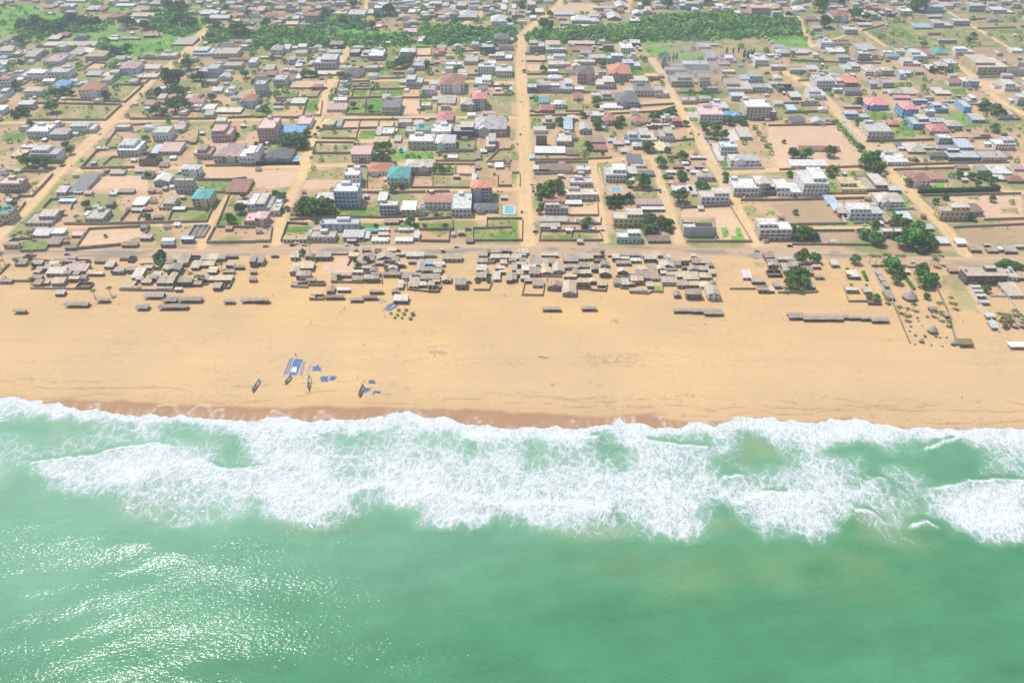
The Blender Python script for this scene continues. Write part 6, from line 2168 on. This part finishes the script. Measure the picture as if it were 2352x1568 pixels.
heap('C3', 470, 55, 90, 25, 60, [WALLM['w'], ROOFM['g'], ROOFM['c']], 'pale rubble along the beach road', 'rubble', 'rubble')
heap('C2', 730, 28, 90, 12, 50, [WALLM['w'], ROOFM['g']], 'pale rubble strewn beside the beach road', 'rubble', 'rubble')
o = mesh('log', tube([(0, 0, 0, .2), (0, 0, 2, .22), (.1, .2, 4, .18), (.2, .1, 6.5, .1)], 7), BARK, None, (*t1('C2', 240, 1062), .22)); o.rotation_euler = (R(90), 0, R(72)); tag(o, 'dark driftwood log lying alone on the open sand', 'log')
# clipped thatch parasols and the round huts
def cone_roof(r, h0, h1, n=18):
    v, f = [], []
    for k, (rr, z) in enumerate(((r, h0-.25), (r, h0), (r*.55, h0+(h1-h0)*.5), (.12, h1))):
        for i in range(n): a = 6.283*i/n; q = rr*(1+.05*((i*7) % 5-2)/2*(k < 2)); v.append((q*math.cos(a), q*math.sin(a), z))
    for k in range(3): f += [(k*n+i, k*n+(i+1) % n, k*n+n+(i+1) % n, k*n+n+i) for i in range(n)]
    f += [tuple(range(3*n, 4*n)), tuple(range(n-1, -1, -1))]; return v, f
for tile, x, y, wz, hh, lab in (('C3', 1290, 525, 140, 7, 'large round thatched hut among dark trees in the palm garden'), ('C3', 1500, 835, 95, 5.5, 'smaller round thatched hut by itself in the sandy palm garden')):
    px, py = tp(tile, x, y); c = at(px, py); r_ = wz/K*metres_px(px, py)/2; r = empty('round_hut', (*c, 0)); mesh('roof', cone_roof(r_, 2.3, hh), THATCH['t'], r); mesh('wall', cyl(r_*.8, r_*.8, 0, 2.2, 18), BWALL['n'], r); tag(r, lab, 'hut', 'round thatched huts')
for i, (x, y) in enumerate(((1400, 925), (1690, 950), (2180, 790), (2260, 790), (2160, 735), (2230, 735), (2220, 700), (2330, 790))):
    c = t1('C3', x, y); r = empty('thatch_parasol', (*c, 0)); mesh('canopy', cone_roof(1.9 if i < 2 else 2.4, 2.0, 3.0, 12), THATCH['t'], r); mesh('pole', cyl(.07, .07, 0, 2.7, 6), WOOD, r); tag(r, None, 'parasol', 'thatched parasols'); queue(r, 'grey thatched parasol', *tp('C3', x, y))
c0 = t1('C3', 1800, 955); r = empty('reed_shelter', (*c0, 0)); mesh('roof', slab(9, 5, 2.2, .7, .3, .3), surface('olive_reed', (.24, .20, .09), .5, 1.2, .95, stripes=2), r)
for x in (-4.2, 0, 4.2):
    for y in (-2.2, 2.2): piece('post', POST, WOOD, r, (x, y, 0), 0, (1, 1, 2.3))
tag(r, 'olive brown reed shelter on posts by the palm garden fence', 'shelter')
c0 = t1('C3', 2290, 975); r = empty('white_tent', (*c0, 0)); mesh('canopy', gable(13, 5, 2.2, .7, .2, False, .1), WHITE, r)
for x in (-6, 0, 6):
    for y in (-2.2, 2.2): piece('pole', POST, WOOD, r, (x, y, 0), 0, (.7, .7, 2.3))
tag(r, 'long white canopy tent on the sand near the palm parasols', 'tent')
# ---------------------------------------------------------------- people
SKIN = surface('skin', (.10, .055, .035), .05, 3, .6, jitter=.15); CLOTH = {'w': surface('shirt_white', (.75, .74, .7), .1, 3), 'r': surface('shirt_red', (.5, .08, .06), .1, 3), 'b': surface('shirt_blue', (.08, .14, .38), .1, 3), 'y': surface('shirt_yellow', (.7, .5, .1), .1, 3)}; TROU = surface('trousers_dark', (.07, .07, .09), .1, 3); HAIR = surface('hair_black', (.015, .012, .01), .05, 3)
def person_mesh(stride, arm):
    bm = bmesh.new(); J = {'pel': (0, 0, .93, .13), 'wst': (0, 0, 1.1, .115), 'chs': (0, .0, 1.32, .14), 'nck': (0, 0, 1.49, .06), 'hd1': (0, -.02, 1.58, .085), 'hd2': (0, -.01, 1.70, .09)}
    E = [('pel', 'wst'), ('wst', 'chs'), ('chs', 'nck'), ('nck', 'hd1'), ('hd1', 'hd2')]
    for s, n in ((-1, 'l'), (1, 'r')):
        J[n+'hip'] = (s*.1, 0, .88, .095); J[n+'kn'] = (s*.11, -.05-.16*s*stride, .48, .06); J[n+'an'] = (s*.11, .02-.3*s*stride, .09, .042); J[n+'ft'] = (s*.12, -.15-.3*s*stride, .04, .035)
        J[n+'sh'] = (s*.2, 0, 1.42, .06); J[n+'el'] = (s*.27, .03+.1*s*stride, 1.13, .042); J[n+'wr'] = (s*.27, -.08+.2*s*stride-arm, .9+arm, .03); J[n+'ha'] = (s*.27, -.12+.2*s*stride-arm, .80+arm, .033); J[n+'th'] = (s*.25, -.15+.2*s*stride-arm, .85+arm, .012)
        E += [('pel', n+'hip'), (n+'hip', n+'kn'), (n+'kn', n+'an'), (n+'an', n+'ft'), ('chs', n+'sh'), (n+'sh', n+'el'), (n+'el', n+'wr'), (n+'wr', n+'ha'), (n+'wr', n+'th')]
    V = {k: bm.verts.new(j[:3]) for k, j in J.items()}
    for a, b in E: bm.edges.new((V[a], V[b]))
    me = bpy.data.meshes.new('person'); bm.to_mesh(me); bm.free(); o = bpy.data.objects.new('person', me); COL.objects.link(o)
    sk = o.modifiers.new('s', 'SKIN'); o.modifiers.new('d', 'SUBSURF').levels = 1
    for i, k in enumerate(J): d_ = me.skin_vertices[0].data[i]; d_.radius = (J[k][3],)*2; d_.use_root = i == 0
    dg = bpy.context.evaluated_depsgraph_get(); m2 = bpy.data.meshes.new_from_object(o.evaluated_get(dg)); bpy.data.objects.remove(o); return m2
PM = [person_mesh(1, 0), person_mesh(.25, .12), person_mesh(-1, 0)]
def clothing(me, zlo, zhi, grow, mat, xmax=9):
    """shell of the body between two heights: the garment follows the body"""
    bm = bmesh.new(); bm.from_mesh(me); bm.normal_update()
    for v in bm.verts: v.co = v.co+v.normal*grow
    bmesh.ops.delete(bm, geom=[f for f in bm.faces if not (zlo < f.calc_center_median().z < zhi and abs(f.calc_center_median().x) < xmax)], context='FACES')
    m = bpy.data.meshes.new('clothing'); bm.to_mesh(m); bm.free(); m.materials.append(mat); return m
PROTO = {}
for i, pm in enumerate(PM):
    pm.materials.append(SKIN); pm.shade_smooth(); TR = clothing(pm, .12, 1.02, .012, TROU, .235); HA = clothing(pm, 1.66, 2, .012, HAIR)
    for k, m_ in CLOTH.items(): PROTO[i, k] = (pm, TR, clothing(pm, .98, 1.46, .016, m_), HA)
CWN = {'w': 'white', 'r': 'red', 'b': 'blue', 'y': 'yellow'}
n_ = 0
def person(px, py):
    global n_
    x, y = at(px, py); k = 'wrby'[n_ % 4]; P = PROTO[n_ % 3, k]; n_ += 1
    r = mesh('person', P[0], None, None, (x, y, float(land_z(np.array(x), np.array(y)))-.005)); r.rotation_euler[2] = random.uniform(0, 6.28)
    mesh('trousers', P[1], None, r); mesh('shirt', P[2], None, r); mesh('hair', P[3], None, r)
    tag(r, None, 'person', 'people on the beach and road'); queue(r, f'person in {CWN[k]} shirt, dark trousers', px, py)
for tile, txt in PEOPLE.items():
    for it in txt.split(','): person(*tp(tile, *map(float, it.split())))
for p in ((725, 870), (876, 926), (892, 936), (886, 941), (2355, 974), (1798, 987), (1352, 943)): person(*p)
for nm, py in (('central_street', 250), ('central_street', 330), ('central_street', 520), ('diagonal_road', 330), ('diagonal_road', 470), ('slanting_street', 330), ('outer_street', 300), ('outer_street', 470), ('winding_lane', 270), ('back_street', 470), ('villa_street', 480), ('slanting_street', 500), ('central_street', 150)):
    px = road_x(nm, py); x, y = at(px, py); c = random.choice('wskmwbn')
    if c in cars: r = copy_tree(cars[c]); r.location = (x+random.choice((-3, 3)), y, .02); r.rotation_euler[2] = math.pi/2; tag(r, None, 'car', 'cars on the dirt roads'); queue(r, f'{CN[c]} car parked', px, py)
    for _ in range(2): q_ = py+random.uniform(-25, 25); person(road_x(nm, q_)+random.uniform(-5, 5), q_)
# past 300 of a kind the farthest, smallest ones are one mass of roofs
bpy.context.view_layer.update(); CH = {}
for o in bpy.data.objects:
    if o.parent is not None: CH.setdefault(o.parent.name, []).append(o)
mv, mf, mm, mats, gone = [], [], [], [], set()
for kd in ('tin_roofed_shed', 'flat_roofed_house'):
    qs = sorted((q[0] for q in QUEUE if q[0].name.split('.')[0] == kd), key=lambda o: -o.location.y); n_all = sum(1 for o in bpy.data.objects if o.parent is None and o.name.split('.')[0] == kd)
    for r in qs[:max(0, n_all-298)]:
        gone.add(r.name); stack = list(CH.get(r.name, [])); kill = [r]
        while stack:
            o = stack.pop(); stack += CH.get(o.name, []); kill.append(o); me = o.data; b0 = len(mv); m_ = me.materials[0]
            if m_ not in mats: mats.append(m_)
            mv += [tuple(o.matrix_world @ v.co) for v in me.vertices]; mf += [tuple(b0+i for i in p.vertices) for p in me.polygons]; mm += [mats.index(m_)]*len(me.polygons)
        r['_k'] = 1
        for o in kill[1:]: bpy.data.objects.remove(o)
QUEUE[:] = [q for q in QUEUE if q[0].name not in gone]
for n in gone: bpy.data.objects.remove(bpy.data.objects[n])
far_ = mesh('distant_houses', (mv, mf), mats); far_.data.polygons.foreach_set('material_index', mm); tag(far_, 'mass of small houses on the far outskirts', 'houses', None, 'stuff')
flush_labels()
# ---------------------------------------------------------------- air, light, camera
def haze(density):
    m = bpy.data.materials.new('haze_air'); m.use_nodes = True; nt = m.node_tree; nt.nodes.clear(); out = nt.nodes.new('ShaderNodeOutputMaterial'); pv = nt.nodes.new('ShaderNodeVolumePrincipled')
    pv.inputs['Color'].default_value = (.80, .90, 1, 1); pv.inputs['Density'].default_value = density; pv.inputs['Anisotropy'].default_value = .2; L(nt, pv.outputs[0], out.inputs['Volume'])
    return tag(mesh('haze', box(-4000, 4000, -3600, 6500, -420, 345), m), kind='stuff')
HZ = haze(.00022)
EL, AZ = R(60), R(-48)
sd = Vector((math.sin(AZ)*math.cos(EL), math.cos(AZ)*math.cos(EL), math.sin(EL)))
sl = bpy.data.lights.new('sun', 'SUN'); sl.energy = 4.2; sl.angle = R(.5); sl.color = (1, .955, .88); so = bpy.data.objects.new('sun', sl); COL.objects.link(so); so.rotation_euler = sd.to_track_quat('Z', 'Y').to_euler()
def smoke(loc, size, dens):
    m = bpy.data.materials.new('smoke'); m.use_nodes = True; nt = m.node_tree; nt.nodes.clear(); out = nt.nodes.new('ShaderNodeOutputMaterial'); pv = nt.nodes.new('ShaderNodeVolumePrincipled')
    tc = N(nt, 'TexCoord'); n = N(nt, 'TexNoise', Scale=1.6, Detail=3.0); L(nt, tc.outputs['Object'], n.inputs['Vector'])
    ln = nt.nodes.new('ShaderNodeVectorMath'); ln.operation = 'LENGTH'; L(nt, tc.outputs['Object'], ln.inputs[0])
    f = math_n(nt, 'MULTIPLY', math_n(nt, 'SUBTRACT', 1.0, ramp(nt, ln.outputs['Value'], .15, .98)), ramp(nt, n.outputs[0], .38, .7))
    L(nt, math_n(nt, 'MULTIPLY', f, dens), pv.inputs['Density']); pv.inputs['Color'].default_value = (.93, .92, .9, 1); L(nt, pv.outputs[0], out.inputs['Volume'])
    bm = bmesh.new(); bmesh.ops.create_icosphere(bm, subdivisions=3, radius=1); me = bpy.data.meshes.new('smoke'); bm.to_mesh(me); bm.free(); me.materials.append(m)
    o = bpy.data.objects.new('smoke', me); COL.objects.link(o); o.location = loc; o.scale = size; return tag(o, 'thin pale smoke drifting over grey blocks', kind='stuff')
sx_, sy_ = at(*tp('A2', 1650, 760)); smoke((sx_, sy_, 22), (62, 75, 34), .02)
W = bpy.data.worlds.new('World'); S.world = W; W.use_nodes = True; nt = W.node_tree; bg = nt.nodes['Background']; sk = nt.nodes.new('ShaderNodeTexSky'); sk.sky_type = 'NISHITA'; sk.sun_disc = False; sk.sun_elevation = EL; sk.sun_rotation = AZ; sk.dust_density = 2.0
nt.links.new(sk.outputs[0], bg.inputs[0]); bg.inputs[1].default_value = .145
cd = bpy.data.cameras.new('camera'); cd.sensor_width = 36; cd.lens = F/2508*36; cd.clip_start = 1; cd.clip_end = 12000; co = bpy.data.objects.new('camera', cd); COL.objects.link(co); co.location = (0, 0, H); co.rotation_euler = (math.pi/2-TH, 0, 0); S.camera = co
vs = S.view_settings; vs.view_transform = 'Standard'; vs.look = 'None'; vs.exposure = .04; vs.gamma = 1
cy = S.cycles; cy.max_bounces = 5; cy.diffuse_bounces = 3; cy.glossy_bounces = 2; cy.volume_bounces = 0; cy.use_denoising = True; cy.use_adaptive_sampling = True; cy.adaptive_threshold = .02
